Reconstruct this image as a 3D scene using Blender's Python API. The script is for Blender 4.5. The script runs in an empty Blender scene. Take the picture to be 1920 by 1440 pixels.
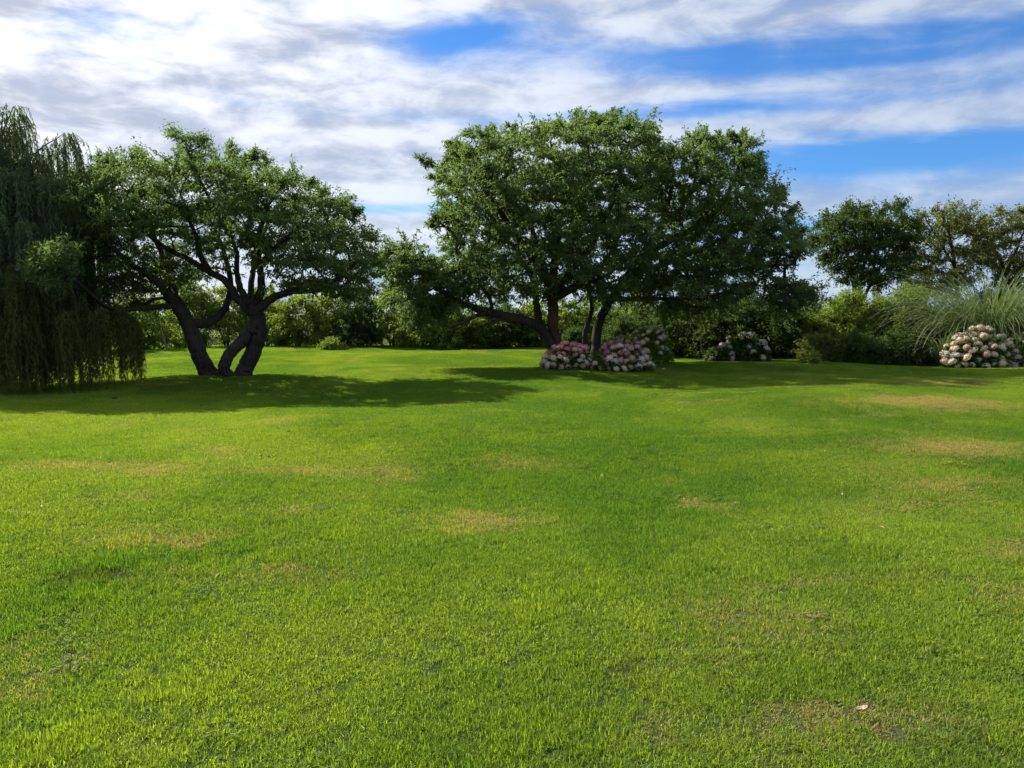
import bpy, math, random
import numpy as np
from mathutils import Vector, Matrix

# ------------------------------------------------------------------ camera
SC = bpy.context.scene
COL = SC.collection
F = 1450.0                      # focal length in pixels of a 1920 wide picture
CAMH = 1.6
PITCH = math.atan(130.0 / F)    # horizon at y = 590 of 1440
cam_d = bpy.data.cameras.new('camera')
cam = bpy.data.objects.new('camera', cam_d)
COL.objects.link(cam)
cam_d.sensor_width = 36.0
cam_d.lens = 36.0 * F / 1920.0
cam_d.clip_start = 0.05
cam_d.clip_end = 3000.0
cam.location = (0, 0, CAMH)
cam.rotation_euler = (math.pi / 2 - PITCH, 0, 0)
SC.camera = cam

# ------------------------------------------------------------------ sun, sky, exposure
SUN_EL = math.radians(38.0)
SUN_AZ = math.radians(-53.0)            # from +Y (view direction) towards -X
SUN_DIR = Vector((math.sin(SUN_AZ) * math.cos(SUN_EL), math.cos(SUN_AZ) * math.cos(SUN_EL), math.sin(SUN_EL)))
sun_d = bpy.data.lights.new('sun', 'SUN')
sun_d.energy = 5.0
sun_d.angle = math.radians(0.5)
sun_d.color = (1.0, 0.94, 0.83)
sun = bpy.data.objects.new('sun', sun_d)
COL.objects.link(sun)
sun.location = (-20, 20, 30)
sun.rotation_euler = SUN_DIR.to_track_quat('Z', 'Y').to_euler()

SC.view_settings.view_transform = 'Standard'
SC.view_settings.look = 'None'
SC.view_settings.gamma = 1.0
SC.view_settings.exposure = 0.80
SC.view_settings.use_curve_mapping = False
SC.render.engine = 'CYCLES'
SC.cycles.use_denoising = True
SC.cycles.max_bounces = 5
SC.cycles.use_light_tree = False
SC.cycles.diffuse_bounces = 2
SC.cycles.transmission_bounces = 4
SC.cycles.sample_clamp_indirect = 6.0

world = bpy.data.worlds.new('World')
SC.world = world
world.use_nodes = True
world.cycles.sampling_method = 'MANUAL'
world.cycles.sample_map_resolution = 256


class NT:
    """small expression builder for shader node trees"""
    def __init__(self, tree):
        self.t = tree
        self.n = tree.nodes
        self.l = tree.links

    def put(self, sock, v):
        if isinstance(v, bpy.types.NodeSocket):
            self.l.new(v, sock)
        elif v is not None:
            sock.default_value = v

    def m(self, op, a, b=None, c=None, clamp=False):
        nd = self.n.new('ShaderNodeMath')
        nd.operation = op
        nd.use_clamp = clamp
        self.put(nd.inputs[0], a)
        if b is not None:
            self.put(nd.inputs[1], b)
        if c is not None:
            self.put(nd.inputs[2], c)
        return nd.outputs[0]

    def comb(self, x, y, z):
        nd = self.n.new('ShaderNodeCombineXYZ')
        for i, v in enumerate((x, y, z)):
            self.put(nd.inputs[i], v)
        return nd.outputs[0]

    def noise(self, vec, scale, detail=4.0, rough=0.55, dist=0.0):
        nd = self.n.new('ShaderNodeTexNoise')
        if vec is not None:
            self.l.new(vec, nd.inputs['Vector'])
        nd.inputs['Scale'].default_value = scale
        nd.inputs['Detail'].default_value = detail
        nd.inputs['Roughness'].default_value = rough
        nd.inputs['Distortion'].default_value = dist
        return nd.outputs[0]

    def ss(self, v, lo, hi, a=0.0, b=1.0):
        nd = self.n.new('ShaderNodeMapRange')
        nd.interpolation_type = 'SMOOTHSTEP'
        self.put(nd.inputs[0], v)
        nd.inputs[1].default_value = lo
        nd.inputs[2].default_value = hi
        nd.inputs[3].default_value = a
        nd.inputs[4].default_value = b
        return nd.outputs[0]

    def mix(self, f, a, b):
        nd = self.n.new('ShaderNodeMix')
        nd.data_type = 'RGBA'
        self.put(nd.inputs[0], f)
        for s, v in ((nd.inputs[6], a), (nd.inputs[7], b)):
            if isinstance(v, (tuple, list)):
                v = tuple(v) + (1.0,) if len(v) == 3 else v
            self.put(s, v)
        return nd.outputs[2]


def make_sky():
    w = NT(world.node_tree)
    for nd in list(w.n):
        w.n.remove(nd)
    out = w.n.new('ShaderNodeOutputWorld')
    bg = w.n.new('ShaderNodeBackground')
    bg.inputs['Strength'].default_value = 0.1
    w.l.new(bg.outputs[0], out.inputs[0])
    sky = w.n.new('ShaderNodeTexSky')
    sky.sky_type = 'NISHITA'
    sky.sun_disc = False
    sky.sun_elevation = SUN_EL
    sky.sun_rotation = SUN_AZ
    sky.air_density = 1.0
    sky.dust_density = 0.3
    sky.ozone_density = 3.0
    tc = w.n.new('ShaderNodeTexCoord')
    sep = w.n.new('ShaderNodeSeparateXYZ')
    w.l.new(tc.outputs['Generated'], sep.inputs[0])
    x, y, z = sep.outputs
    az = w.m('ARCTAN2', x, y)
    el = w.m('ARCSINE', z)
    zc = w.m('ADD', w.m('MAXIMUM', z, 0.0), 0.10)
    plane = w.comb(w.m('DIVIDE', x, zc), w.m('DIVIDE', y, zc), 0.0)
    n_big = w.noise(plane, 0.42, 5.0, 0.55, 0.35)
    streak = w.noise(w.comb(w.m('MULTIPLY', az, 2.2), w.m('MULTIPLY', w.m('ADD', el, w.m('MULTIPLY', az, 0.05)), 17.0), 3.0), 1.0, 5.0, 0.56, 0.5)
    puff = w.noise(w.comb(w.m('MULTIPLY', az, 10.0), w.m('MULTIPLY', el, 26.0), 7.0), 1.0, 5.0, 0.6, 0.3)
    # where the clear lanes between the cloud banks lie (azimuth, elevation), edges torn by noise
    wa = w.m('ADD', az, w.m('MULTIPLY', w.m('SUBTRACT', n_big, 0.5), 0.15))
    we = w.m('ADD', el, w.m('MULTIPLY', w.m('SUBTRACT', streak, 0.5), 0.05))
    cover = None
    lanes = [(1560, 118, 330, 24, 0.52, -0.05), (1330, 216, 420, 12, 0.36, 0.0), (1640, 308, 230, 22, 0.50, 0.0),
             (880, 90, 110, 32, 0.42, 0.15), (770, 395, 120, 9, 0.36, 0.0), (900, 490, 420, 28, 0.20, 0.0), (1480, 425, 110, 14, 0.30, 0.0), (190, 70, 80, 30, 0.20, 0.2)]
    for px, py, sx, sy, amp, tilt in lanes:
        a0 = math.atan((px - 960) / F)
        e0 = math.atan((590 - py) / F * math.cos(a0))
        da = w.m('DIVIDE', w.m('SUBTRACT', wa, a0), sx / F)
        de = w.m('DIVIDE', w.m('SUBTRACT', w.m('SUBTRACT', we, e0), w.m('MULTIPLY', w.m('SUBTRACT', az, a0), tilt)), sy / F)
        r2 = w.m('ADD', w.m('MULTIPLY', da, da), w.m('MULTIPLY', de, de))
        g = w.m('MULTIPLY', w.m('EXPONENT', w.m('MULTIPLY', r2, -0.5)), amp)
        cover = g if cover is None else w.m('ADD', cover, g)
    raw = w.m('ADD', w.m('MULTIPLY', n_big, 0.45), w.m('MULTIPLY', streak, 0.45))
    raw = w.m('ADD', raw, w.m('MULTIPLY', w.m('SUBTRACT', puff, 0.5), 0.42))
    raw = w.m('ADD', raw, w.m('MULTIPLY', w.m('MAXIMUM', w.m('MULTIPLY', az, -1.0), -0.30), 0.14))   # the bank is thicker towards the sun's side
    dens = w.ss(w.m('SUBTRACT', w.m('ADD', raw, 0.27), cover), 0.22, 0.74)
    # light scattered forward through the cloud near the sun
    dot = w.n.new('ShaderNodeVectorMath')
    dot.operation = 'DOT_PRODUCT'
    w.l.new(tc.outputs['Generated'], dot.inputs[0])
    dot.inputs[1].default_value = SUN_DIR
    glow = w.m('POWER', w.m('MAXIMUM', dot.outputs['Value'], 0.0), 2.5)
    lump = w.noise(w.comb(w.m('MULTIPLY', az, 5.0), w.m('MULTIPLY', el, 17.0), 1.0), 1.0, 5.0, 0.55, 0.6)
    body = w.m('ADD', w.m('MULTIPLY', puff, 0.62), w.m('MULTIPLY', lump, 0.55))
    lit = w.ss(body, 0.45, 0.70)
    grey = w.mix(glow, (2.2, 2.75, 3.9), (3.7, 3.75, 4.05))
    white = w.mix(glow, (3.6, 4.1, 4.9), (8.4, 8.2, 8.0))
    cloud = w.mix(lit, grey, white)
    skyc = w.n.new('ShaderNodeMix')
    skyc.data_type = 'RGBA'
    skyc.blend_type = 'MULTIPLY'
    skyc.inputs[0].default_value = 1.0
    w.l.new(sky.outputs[0], skyc.inputs[6])
    skyc.inputs[7].default_value = (0.30, 0.58, 0.90, 1.0)
    w.l.new(w.mix(w.m('MULTIPLY', dens, 0.93), skyc.outputs[2], cloud), bg.inputs['Color'])


make_sky()

# ------------------------------------------------------------------ helpers
RNG = np.random.default_rng(11)
random.seed(4)


def px(u, v, d):
    """point seen at pixel (u, v) of the 1920x1440 photograph, d metres ahead"""
    a, b = (u - 960.0) / F, (720.0 - v) / F
    dy = math.cos(PITCH) + b * math.sin(PITCH)
    dz = -math.sin(PITCH) + b * math.cos(PITCH)
    t = d / dy
    return np.array((a * t, d, CAMH + dz * t))


def ground(x, y):
    """height of the lawn"""
    x = np.asarray(x, float)
    y = np.asarray(y, float)
    h = 0.045 * np.sin(0.62 * y - 0.30 * x + 0.6) + 0.030 * np.sin(1.15 * y + 0.45 * x + 2.0)
    h += 0.022 * np.sin(0.9 * x - 0.35 * y + 1.0) + 0.012 * np.sin(2.3 * x + 1.7 * y)
    h += 0.16 / (1.0 + np.exp(-(x - 3.2 - 0.22 * (y - 8.0)) * 1.3)) * np.clip(1.3 - y / 24.0, 0, 1)
    near = np.clip((np.hypot(x, y) - 1.0) / 3.0, 0, 1)
    far = np.clip((60.0 - np.hypot(x, y)) / 25.0, 0, 1)
    return h * near * far


def link(name, me, mat=None, parent=None, loc=None):
    o = bpy.data.objects.new(name, me)
    COL.objects.link(o)
    if mat is not None and me is not None and len(me.materials) == 0:
        me.materials.append(mat)
    if parent is not None:
        o.parent = parent
    if loc is not None:
        o.location = loc
    return o


def tag(o, label, cat, group=None):
    o['label'] = label
    o['category'] = cat
    if group:
        o['group'] = group
    return o


def thing(name, label, cat, loc, group=None):
    o = bpy.data.objects.new(name, None)
    COL.objects.link(o)
    o.empty_display_size = 0.2
    o.location = loc
    return tag(o, label, cat, group)


def mesh(name, verts, faces, attrs=None, smooth=False):
    """faces: list of int arrays, each (n, k)"""
    me = bpy.data.meshes.new(name)
    verts = np.asarray(verts, np.float32)
    faces = [np.asarray(f, np.int32) for f in faces if len(f)]
    nl = sum(f.size for f in faces)
    nf = sum(len(f) for f in faces)
    me.vertices.add(len(verts))
    me.vertices.foreach_set('co', verts.ravel())
    me.loops.add(nl)
    me.loops.foreach_set('vertex_index', np.concatenate([f.ravel() for f in faces]))
    me.polygons.add(nf)
    starts = np.concatenate([[0], np.cumsum(np.concatenate([np.full(len(f), f.shape[1]) for f in faces]))[:-1]]).astype(np.int32)
    me.polygons.foreach_set('loop_start', starts)
    if smooth:
        me.polygons.foreach_set('use_smooth', np.ones(nf, bool))
    me.update(calc_edges=True)
    if attrs:
        for k, v in attrs.items():
            a = me.attributes.new(k, 'FLOAT', 'POINT')
            a.data.foreach_set('value', np.asarray(v, np.float32))
    me.validate()
    return me


def unit(a):
    return a / np.maximum(np.linalg.norm(a, axis=-1, keepdims=True), 1e-9)


class Tubes:
    """collects tapered tubes into one mesh"""
    def __init__(self):
        self.v, self.q, self.t, self.n = [], [], [], 0

    def add(self, pts, rad, sides=7, rough=0.0, cap=True, rng=RNG):
        pts = np.asarray(pts, float)
        rad = np.asarray(rad, float)
        m = len(pts)
        tan = unit(np.gradient(pts, axis=0))
        ref = np.array((0.13, 0.97, 0.2)) if abs(tan[0][1]) < 0.8 else np.array((1.0, 0.1, 0.1))
        ang = np.linspace(0, 2 * np.pi, sides, endpoint=False)
        prev = unit(np.cross(tan[0], ref))
        rings = []
        lump = 1 + rough * rng.normal(size=(1, sides)) * 0.6
        for i in range(m):
            prev = unit(prev - tan[i] * np.dot(prev, tan[i]))
            bi = np.cross(tan[i], prev)
            rr = rad[i] * (lump[0] + rough * rng.normal(size=sides) * 0.18)
            rings.append(pts[i] + rr[:, None] * (np.cos(ang)[:, None] * prev + np.sin(ang)[:, None] * bi))
        v = np.concatenate(rings)
        i = np.arange(m - 1)[:, None] * sides
        j = np.arange(sides)[None, :]
        k = (j + 1) % sides
        q = np.stack([i + j, i + k, i + sides + k, i + sides + j], -1).reshape(-1, 4)
        self.v.append(v)
        self.q.append(q + self.n)
        self.n += len(v)
        if cap:
            for ring, rev in ((0, True), (m - 1, False)):
                c = pts[ring]
                self.v.append(c[None])
                a = self.n - len(v) + ring * sides if ring == 0 else None
                base = (self.n - len(v)) if rev else (self.n - len(v) + (m - 1) * sides)
                if not rev:
                    base -= 1          # one cap vertex was already appended
                idx = base + np.arange(sides)
                nxt = base + (np.arange(sides) + 1) % sides
                cv = np.full(sides, self.n)
                self.t.append(np.stack([cv, nxt, idx] if rev else [cv, idx, nxt], -1))
                self.n += 1

    def build(self, name, mat, parent=None, origin=(0, 0, 0)):
        me = mesh(name, np.concatenate(self.v) - np.asarray(origin), [np.concatenate(self.q)] + ([np.concatenate(self.t)] if self.t else []), smooth=True)
        return link(name, me, mat, parent)


def spline(ctrl, n):
    """Catmull-Rom through control points"""
    c = np.asarray(ctrl, float)
    if len(c) == 2:
        t = np.linspace(0, 1, n)[:, None]
        return c[0] * (1 - t) + c[1] * t
    p = np.vstack([2 * c[0] - c[1], c, 2 * c[-1] - c[-2]])
    out = []
    seg = len(c) - 1
    for s in np.linspace(0, seg, n):
        i = min(int(s), seg - 1)
        t = s - i
        a, b, d, e = p[i], p[i + 1], p[i + 2], p[i + 3]
        out.append(0.5 * (2 * b + (d - a) * t + (2 * a - 5 * b + 4 * d - e) * t * t + (3 * b - a - 3 * d + e) * t ** 3))
    return np.array(out)


def leaf_arrays(pos, axis, nrm, length, width, rng, fold=0.25, shade=None):
    """folded lozenge leaves: 4 vertices, 2 triangles each"""
    axis = unit(axis)
    nrm = unit(nrm - axis * np.sum(nrm * axis, -1, keepdims=True))
    side = np.cross(axis, nrm)
    L = length[:, None]
    W = width[:, None]
    mid = pos + axis * L * 0.45
    v = np.stack([pos, mid + side * W * 0.5 + nrm * W * fold, pos + axis * L - nrm * L * 0.12, mid - side * W * 0.5 + nrm * W * fold], 1)
    n = len(pos)
    b = np.arange(n)[:, None] * 4
    f = np.concatenate([b + np.array([[0, 1, 2]]), b + np.array([[0, 2, 3]])])
    r = rng.random(n) if shade is None else shade
    return v.reshape(-1, 3), f, np.repeat(r, 4)


# ------------------------------------------------------------------ materials
def base_mat(name):
    m = bpy.data.materials.new(name)
    m.use_nodes = True
    t = NT(m.node_tree)
    for nd in list(t.n):
        t.n.remove(nd)
    out = t.n.new('ShaderNodeOutputMaterial')
    return m, t, out


def leaf_mat(name, dark, light, trans, tmix=0.4, rough=0.6, spec=0.2, patch=1.2):
    m, t, out = base_mat(name)
    at = t.n.new('ShaderNodeAttribute')
    at.attribute_name = 'rnd'
    geo = t.n.new('ShaderNodeNewGeometry')
    pn = t.noise(geo.outputs['Position'], patch, 2.0)
    f = t.m('ADD', t.m('MULTIPLY', at.outputs['Fac'], 0.6), t.ss(pn, 0.35, 0.65, 0.0, 0.4))
    colr = t.mix(f, dark, light)
    p = t.n.new('ShaderNodeBsdfPrincipled')
    t.l.new(colr, p.inputs['Base Color'])
    p.inputs['Roughness'].default_value = rough
    p.inputs['Specular IOR Level'].default_value = spec
    tr = t.n.new('ShaderNodeBsdfTranslucent')
    t.l.new(t.mix(f, tuple(c * 0.7 for c in trans), trans), tr.inputs['Color'])
    mx = t.n.new('ShaderNodeMixShader')
    mx.inputs[0].default_value = tmix
    t.l.new(p.outputs[0], mx.inputs[1])
    t.l.new(tr.outputs[0], mx.inputs[2])
    t.l.new(mx.outputs[0], out.inputs[0])
    return m


def bark_mat(name, a, b, scale=7.0):
    m, t, out = base_mat(name)
    geo = t.n.new('ShaderNodeNewGeometry')
    mp = t.n.new('ShaderNodeMapping')
    mp.inputs['Scale'].default_value = (1, 1, 0.25)
    t.l.new(geo.outputs['Position'], mp.inputs['Vector'])
    n = t.noise(mp.outputs[0], scale * 3, 5.0, 0.65, 0.4)
    n2 = t.noise(geo.outputs['Position'], 1.6, 3.0)
    col = t.mix(t.ss(t.m('ADD', t.m('MULTIPLY', n, 0.7), t.m('MULTIPLY', n2, 0.4)), 0.35, 0.75), a, b)
    p = t.n.new('ShaderNodeBsdfPrincipled')
    t.l.new(col, p.inputs['Base Color'])
    p.inputs['Roughness'].default_value = 0.9
    p.inputs['Specular IOR Level'].default_value = 0.15
    bp = t.n.new('ShaderNodeBump')
    bp.inputs['Strength'].default_value = 0.9
    bp.inputs['Distance'].default_value = 0.04
    t.l.new(n, bp.inputs['Height'])
    t.l.new(bp.outputs[0], p.inputs['Normal'])
    t.l.new(p.outputs[0], out.inputs[0])
    return m


def petal_mat(name, a, b, trans=0.25):
    m, t, out = base_mat(name)
    oi = t.n.new('ShaderNodeObjectInfo')
    at = t.n.new('ShaderNodeAttribute')
    at.attribute_name = 'rnd'
    f = t.m('ADD', t.m('MULTIPLY', oi.outputs['Random'], 0.65), t.m('MULTIPLY', at.outputs['Fac'], 0.35))
    c = t.mix(f, a, b)
    p = t.n.new('ShaderNodeBsdfPrincipled')
    t.l.new(c, p.inputs['Base Color'])
    p.inputs['Roughness'].default_value = 0.75
    p.inputs['Specular IOR Level'].default_value = 0.2
    tr = t.n.new('ShaderNodeBsdfTranslucent')
    t.l.new(c, tr.inputs['Color'])
    mx = t.n.new('ShaderNodeMixShader')
    mx.inputs[0].default_value = trans
    t.l.new(p.outputs[0], mx.inputs[1])
    t.l.new(tr.outputs[0], mx.inputs[2])
    t.l.new(mx.outputs[0], out.inputs[0])
    return m


# worn and dry places in the lawn: (pixel x, pixel y, half width m, half depth m, strength)
def on_lawn(u, v):
    d = CAMH / max(0.02, math.tan(math.atan((v - 720) / F) + PITCH))
    p = px(u, v, d)
    return p[0], p[1]


DRY = [(910, 968, .34, .16, .9), (830, 990, .25, .12, .5), (1740, 772, 1.0, .5, .9), (1730, 728, 1.2, .5, .6), (1810, 862, .55, .35, .85),
       (1770, 930, .5, .2, .6), (590, 882, .5, .18, .55), (210, 885, .7, .22, .65), (255, 936, .13, .08, .9), (500, 960, .16, .08, .6), (300, 1005, .35, .14, .75),
       (1380, 795, .4, .3, .3), (980, 860, .5, .25, .45), (1500, 1130, .35, .12, .4), (1720, 985, .45, .12, .45), (540, 1060, .25, .12, .5),
       (1270, 1255, .14, .06, .5), (1870, 1090, .25, .1, .5), (1590, 1400, .22, .06, .75), (1780, 1420, .14, .08, .7), (1250, 1390, .15, .07, .4), (720, 870, .4, .2, .35)]
SOIL = [(140, 1070, .10, .045, .9), (192, 1069, .09, .04, 1.0), (330, 990, .09, .04, .55), (1130, 1275, .07, .03, .5), (1560, 1395, .06, .025, .7), (1830, 1440, .12, .05, .6)]


def vnoise(x, y, seed=0):
    """smooth value noise, 0..1"""
    xi, yi = np.floor(x).astype(np.int64), np.floor(y).astype(np.int64)
    fx, fy = x - xi, y - yi
    fx, fy = fx * fx * (3 - 2 * fx), fy * fy * (3 - 2 * fy)

    def hsh(i, j):
        h = (i * 374761393 + j * 668265263 + seed * 1442695041) & 0xffffffff
        h = ((h ^ (h >> 13)) * 1274126177) & 0xffffffff
        return ((h ^ (h >> 16)) & 0xffff) / 65535.0
    a = hsh(xi, yi) * (1 - fx) + hsh(xi + 1, yi) * fx
    b = hsh(xi, yi + 1) * (1 - fx) + hsh(xi + 1, yi + 1) * fx
    return a * (1 - fy) + b * fy


def fbm(x, y, seed=0, octaves=4):
    v, amp, tot = 0.0, 1.0, 0.0
    for k in range(octaves):
        v = v + amp * vnoise(x * 2 ** k + 13.1 * k, y * 2 ** k - 7.7 * k, seed + k)
        tot += amp
        amp *= 0.6
    return v / tot


def sstep(v, lo, hi):
    t = np.clip((v - lo) / (hi - lo), 0, 1)
    return t * t * (3 - 2 * t)


def lawn_state(x, y):
    """tone (dark to yellow green), dryness and bare soil of the turf by place"""
    x = np.asarray(x, float)
    y = np.asarray(y, float)
    tone = 0.62 * fbm(x * 0.30 + 3, y * 0.22, 5) + 0.38 * fbm(x * 1.5, y * 1.1, 9)
    tone = sstep(tone, 0.33, 0.68)
    # lush patches with slope shade painted into the tone, and a fresh track along the bank
    for u, v, sx, sy, amp in ((1080, 1010, 1.3, .55, -.55), (150, 1080, .9, .5, -.45), (1160, 930, 1.8, .6, -.35), (640, 1050, .8, .3, -.35), (1500, 850, 2.0, 1.3, -.3),
                              (250, 800, 4, 2.2, .35), (900, 1180, .9, .3, .25), (1650, 1000, 1.0, .5, .2), (1250, 770, 1.6, 1.0, -.25)):
        x0, y0 = on_lawn(u, v)
        tone = tone + amp * np.exp(-0.5 * (((x - x0) / sx) ** 2 + ((y - y0) / sy) ** 2))
    acc = np.zeros_like(x)
    wx = x + (fbm(x * 2.2, y * 2.2, 21) - 0.5) * 0.5
    wy = y + (fbm(x * 2.2, y * 2.2, 31) - 0.5) * 0.4
    for u, v, sx, sy, amp in DRY:
        x0, y0 = on_lawn(u, v)
        acc = np.maximum(acc, amp * np.exp(-0.5 * (((wx - x0) / (sx * 1.15)) ** 2 + ((wy - y0) / (sy * 1.3)) ** 2)))
    nz = fbm(x * 3.1, y * 3.1, 41)
    dry = np.clip(acc * 0.85 + (nz - 0.5) * 0.7 * sstep(acc, 0.03, 0.4), 0, 1)
    dry = np.maximum(dry, 0.42 * sstep(fbm(x * 0.9, y * 0.8, 51), 0.60, 0.78))
    bank = np.exp(-0.5 * ((x - 3.6 - 0.30 * (y - 6.0)) / 1.1) ** 2) * sstep(y, 3.0, 6.0)
    dry = np.clip(np.maximum(dry, 0.34 * bank * sstep(nz, 0.3, 0.7)), 0, 1)
    soil = np.zeros_like(x)
    for u, v, sx, sy, amp in SOIL:
        x0, y0 = on_lawn(u, v)
        soil = np.maximum(soil, amp * np.exp(-0.5 * (((x - x0) / sx) ** 2 + ((y - y0) / sy) ** 2)))
    return np.clip(tone, 0, 1), dry, soil


def lawn_nodes(t, kind):
    out = []
    for nm in ('tone', 'dry', 'soil'):
        a = t.n.new('ShaderNodeAttribute')
        a.attribute_type = kind
        a.attribute_name = nm
        out.append(a.outputs['Fac'])
    return out


def grass_mat():
    m, t, out = base_mat('grass_blade')
    geo = t.n.new('ShaderNodeNewGeometry')
    at = t.n.new('ShaderNodeAttribute')
    at.attribute_name = 'rnd'
    rnd = at.outputs['Fac']
    tone, dry, soil = lawn_nodes(t, 'INSTANCER')
    fine = t.noise(geo.outputs['Position'], 6.0, 3.0, 0.65)
    f = t.m('ADD', t.m('MULTIPLY', tone, 0.62), t.m('MULTIPLY', t.m('SUBTRACT', fine, 0.22), 0.70), clamp=True)
    green = t.mix(f, (0.048, 0.128, 0.016), (0.185, 0.262, 0.032))
    mu = t.n.new('ShaderNodeMix')
    mu.data_type = 'RGBA'
    mu.blend_type = 'MULTIPLY'
    mu.inputs[0].default_value = 1.0
    t.l.new(green, mu.inputs[6])
    t.l.new(t.mix(rnd, (0.38, 0.46, 0.36), (1.62, 1.52, 1.7)), mu.inputs[7])
    straw = t.mix(rnd, (0.15, 0.140, 0.050), (0.38, 0.33, 0.165))
    # some blades stay green in a dry place, some are straw in a green one
    rag = t.noise(geo.outputs['Position'], 13.0, 3.0, 0.7)
    lot = t.m('ADD', t.m('MULTIPLY', t.m('FRACT', t.m('MULTIPLY', rnd, 37.3)), 0.42), t.m('MULTIPLY', rag, 0.75))
    pick = t.ss(t.m('ADD', t.m('MULTIPLY', dry, 0.80), lot), 0.82, 1.05)
    c = t.mix(pick, mu.outputs[2], straw)
    c = t.mix(t.m('MULTIPLY', soil, 0.8), c, (0.05, 0.036, 0.022))
    p = t.n.new('ShaderNodeBsdfPrincipled')
    t.l.new(c, p.inputs['Base Color'])
    p.inputs['Roughness'].default_value = 0.6
    p.inputs['Specular IOR Level'].default_value = 0.15
    tr = t.n.new('ShaderNodeBsdfTranslucent')
    br = t.n.new('ShaderNodeMix')
    br.data_type = 'RGBA'
    br.blend_type = 'MULTIPLY'
    br.inputs[0].default_value = 1.0
    t.l.new(c, br.inputs[6])
    br.inputs[7].default_value = (2.5, 2.3, 0.7, 1)
    t.l.new(br.outputs[2], tr.inputs['Color'])
    mx = t.n.new('ShaderNodeMixShader')
    mx.inputs[0].default_value = 0.45
    t.l.new(p.outputs[0], mx.inputs[1])
    t.l.new(tr.outputs[0], mx.inputs[2])
    t.l.new(mx.outputs[0], out.inputs[0])
    return m


def turf_mat():
    m, t, out = base_mat('turf_soil')
    geo = t.n.new('ShaderNodeNewGeometry')
    pos = geo.outputs['Position']
    tone, dry, soil = lawn_nodes(t, 'GEOMETRY')
    fine = t.noise(pos, 60.0, 3.0, 0.7)
    c = t.mix(t.ss(fine, 0.35, 0.65), (0.018, 0.034, 0.008), (0.050, 0.075, 0.018))
    c = t.mix(t.m('MULTIPLY', dry, 0.6), c, (0.15, 0.12, 0.065))
    c = t.mix(soil, c, (0.035, 0.024, 0.015))
    p = t.n.new('ShaderNodeBsdfPrincipled')
    t.l.new(c, p.inputs['Base Color'])
    p.inputs['Roughness'].default_value = 0.95
    p.inputs['Specular IOR Level'].default_value = 0.1
    bp = t.n.new('ShaderNodeBump')
    bp.inputs['Strength'].default_value = 0.7
    bp.inputs['Distance'].default_value = 0.02
    t.l.new(fine, bp.inputs['Height'])
    t.l.new(bp.outputs[0], p.inputs['Normal'])
    t.l.new(p.outputs[0], out.inputs[0])
    return m


M_ELM = leaf_mat('elm_leaf', (0.032, 0.066, 0.022), (0.112, 0.172, 0.060), (0.24, 0.38, 0.075), 0.42)
M_ASH = leaf_mat('ash_leaf', (0.034, 0.068, 0.024), (0.118, 0.178, 0.062), (0.25, 0.39, 0.08), 0.42)
M_WILLOW = leaf_mat('willow_leaf', (0.060, 0.100, 0.050), (0.160, 0.215, 0.100), (0.28, 0.38, 0.12), 0.40)
M_HEDGE = leaf_mat('hedge_leaf', (0.040, 0.082, 0.014), (0.115, 0.175, 0.028), (0.36, 0.48, 0.05), 0.45)
M_BRIGHT = leaf_mat('bright_shrub_leaf', (0.050, 0.100, 0.014), (0.130, 0.200, 0.030), (0.36, 0.50, 0.05), 0.45)
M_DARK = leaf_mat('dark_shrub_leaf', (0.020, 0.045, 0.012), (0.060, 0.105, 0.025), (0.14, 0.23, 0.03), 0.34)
M_BROWNISH = leaf_mat('olive_leaf', (0.045, 0.065, 0.016), (0.130, 0.145, 0.040), (0.28, 0.34, 0.06), 0.40)
M_HYDLEAF = leaf_mat('hydrangea_leaf', (0.030, 0.062, 0.014), (0.095, 0.145, 0.025), (0.22, 0.34, 0.04), 0.34)
M_PAMPAS = leaf_mat('pampas_blade', (0.075, 0.120, 0.045), (0.200, 0.260, 0.110), (0.26, 0.36, 0.09), 0.30, 0.4, 0.4)
M_BARK = bark_mat('dark_bark', (0.022, 0.018, 0.015), (0.075, 0.062, 0.050))
M_BARK_RED = bark_mat('reddish_bark', (0.045, 0.026, 0.018), (0.14, 0.075, 0.045))
M_BARK_PALE = bark_mat('pale_bark', (0.10, 0.085, 0.065), (0.24, 0.21, 0.17))
M_GRASS = grass_mat()
M_TURF = turf_mat()
M_PINK = petal_mat('pink_petal', (0.60, 0.20, 0.21), (0.74, 0.40, 0.38))
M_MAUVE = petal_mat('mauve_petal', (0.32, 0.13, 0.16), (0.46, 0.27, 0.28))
M_DUSTY = petal_mat('dusty_rose_petal', (0.46, 0.29, 0.25), (0.64, 0.46, 0.38))
M_CREAM = petal_mat('cream_petal', (0.66, 0.50, 0.36), (0.80, 0.70, 0.50))
M_WHITE = petal_mat('white_petal', (0.46, 0.43, 0.39), (0.68, 0.63, 0.55))


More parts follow.
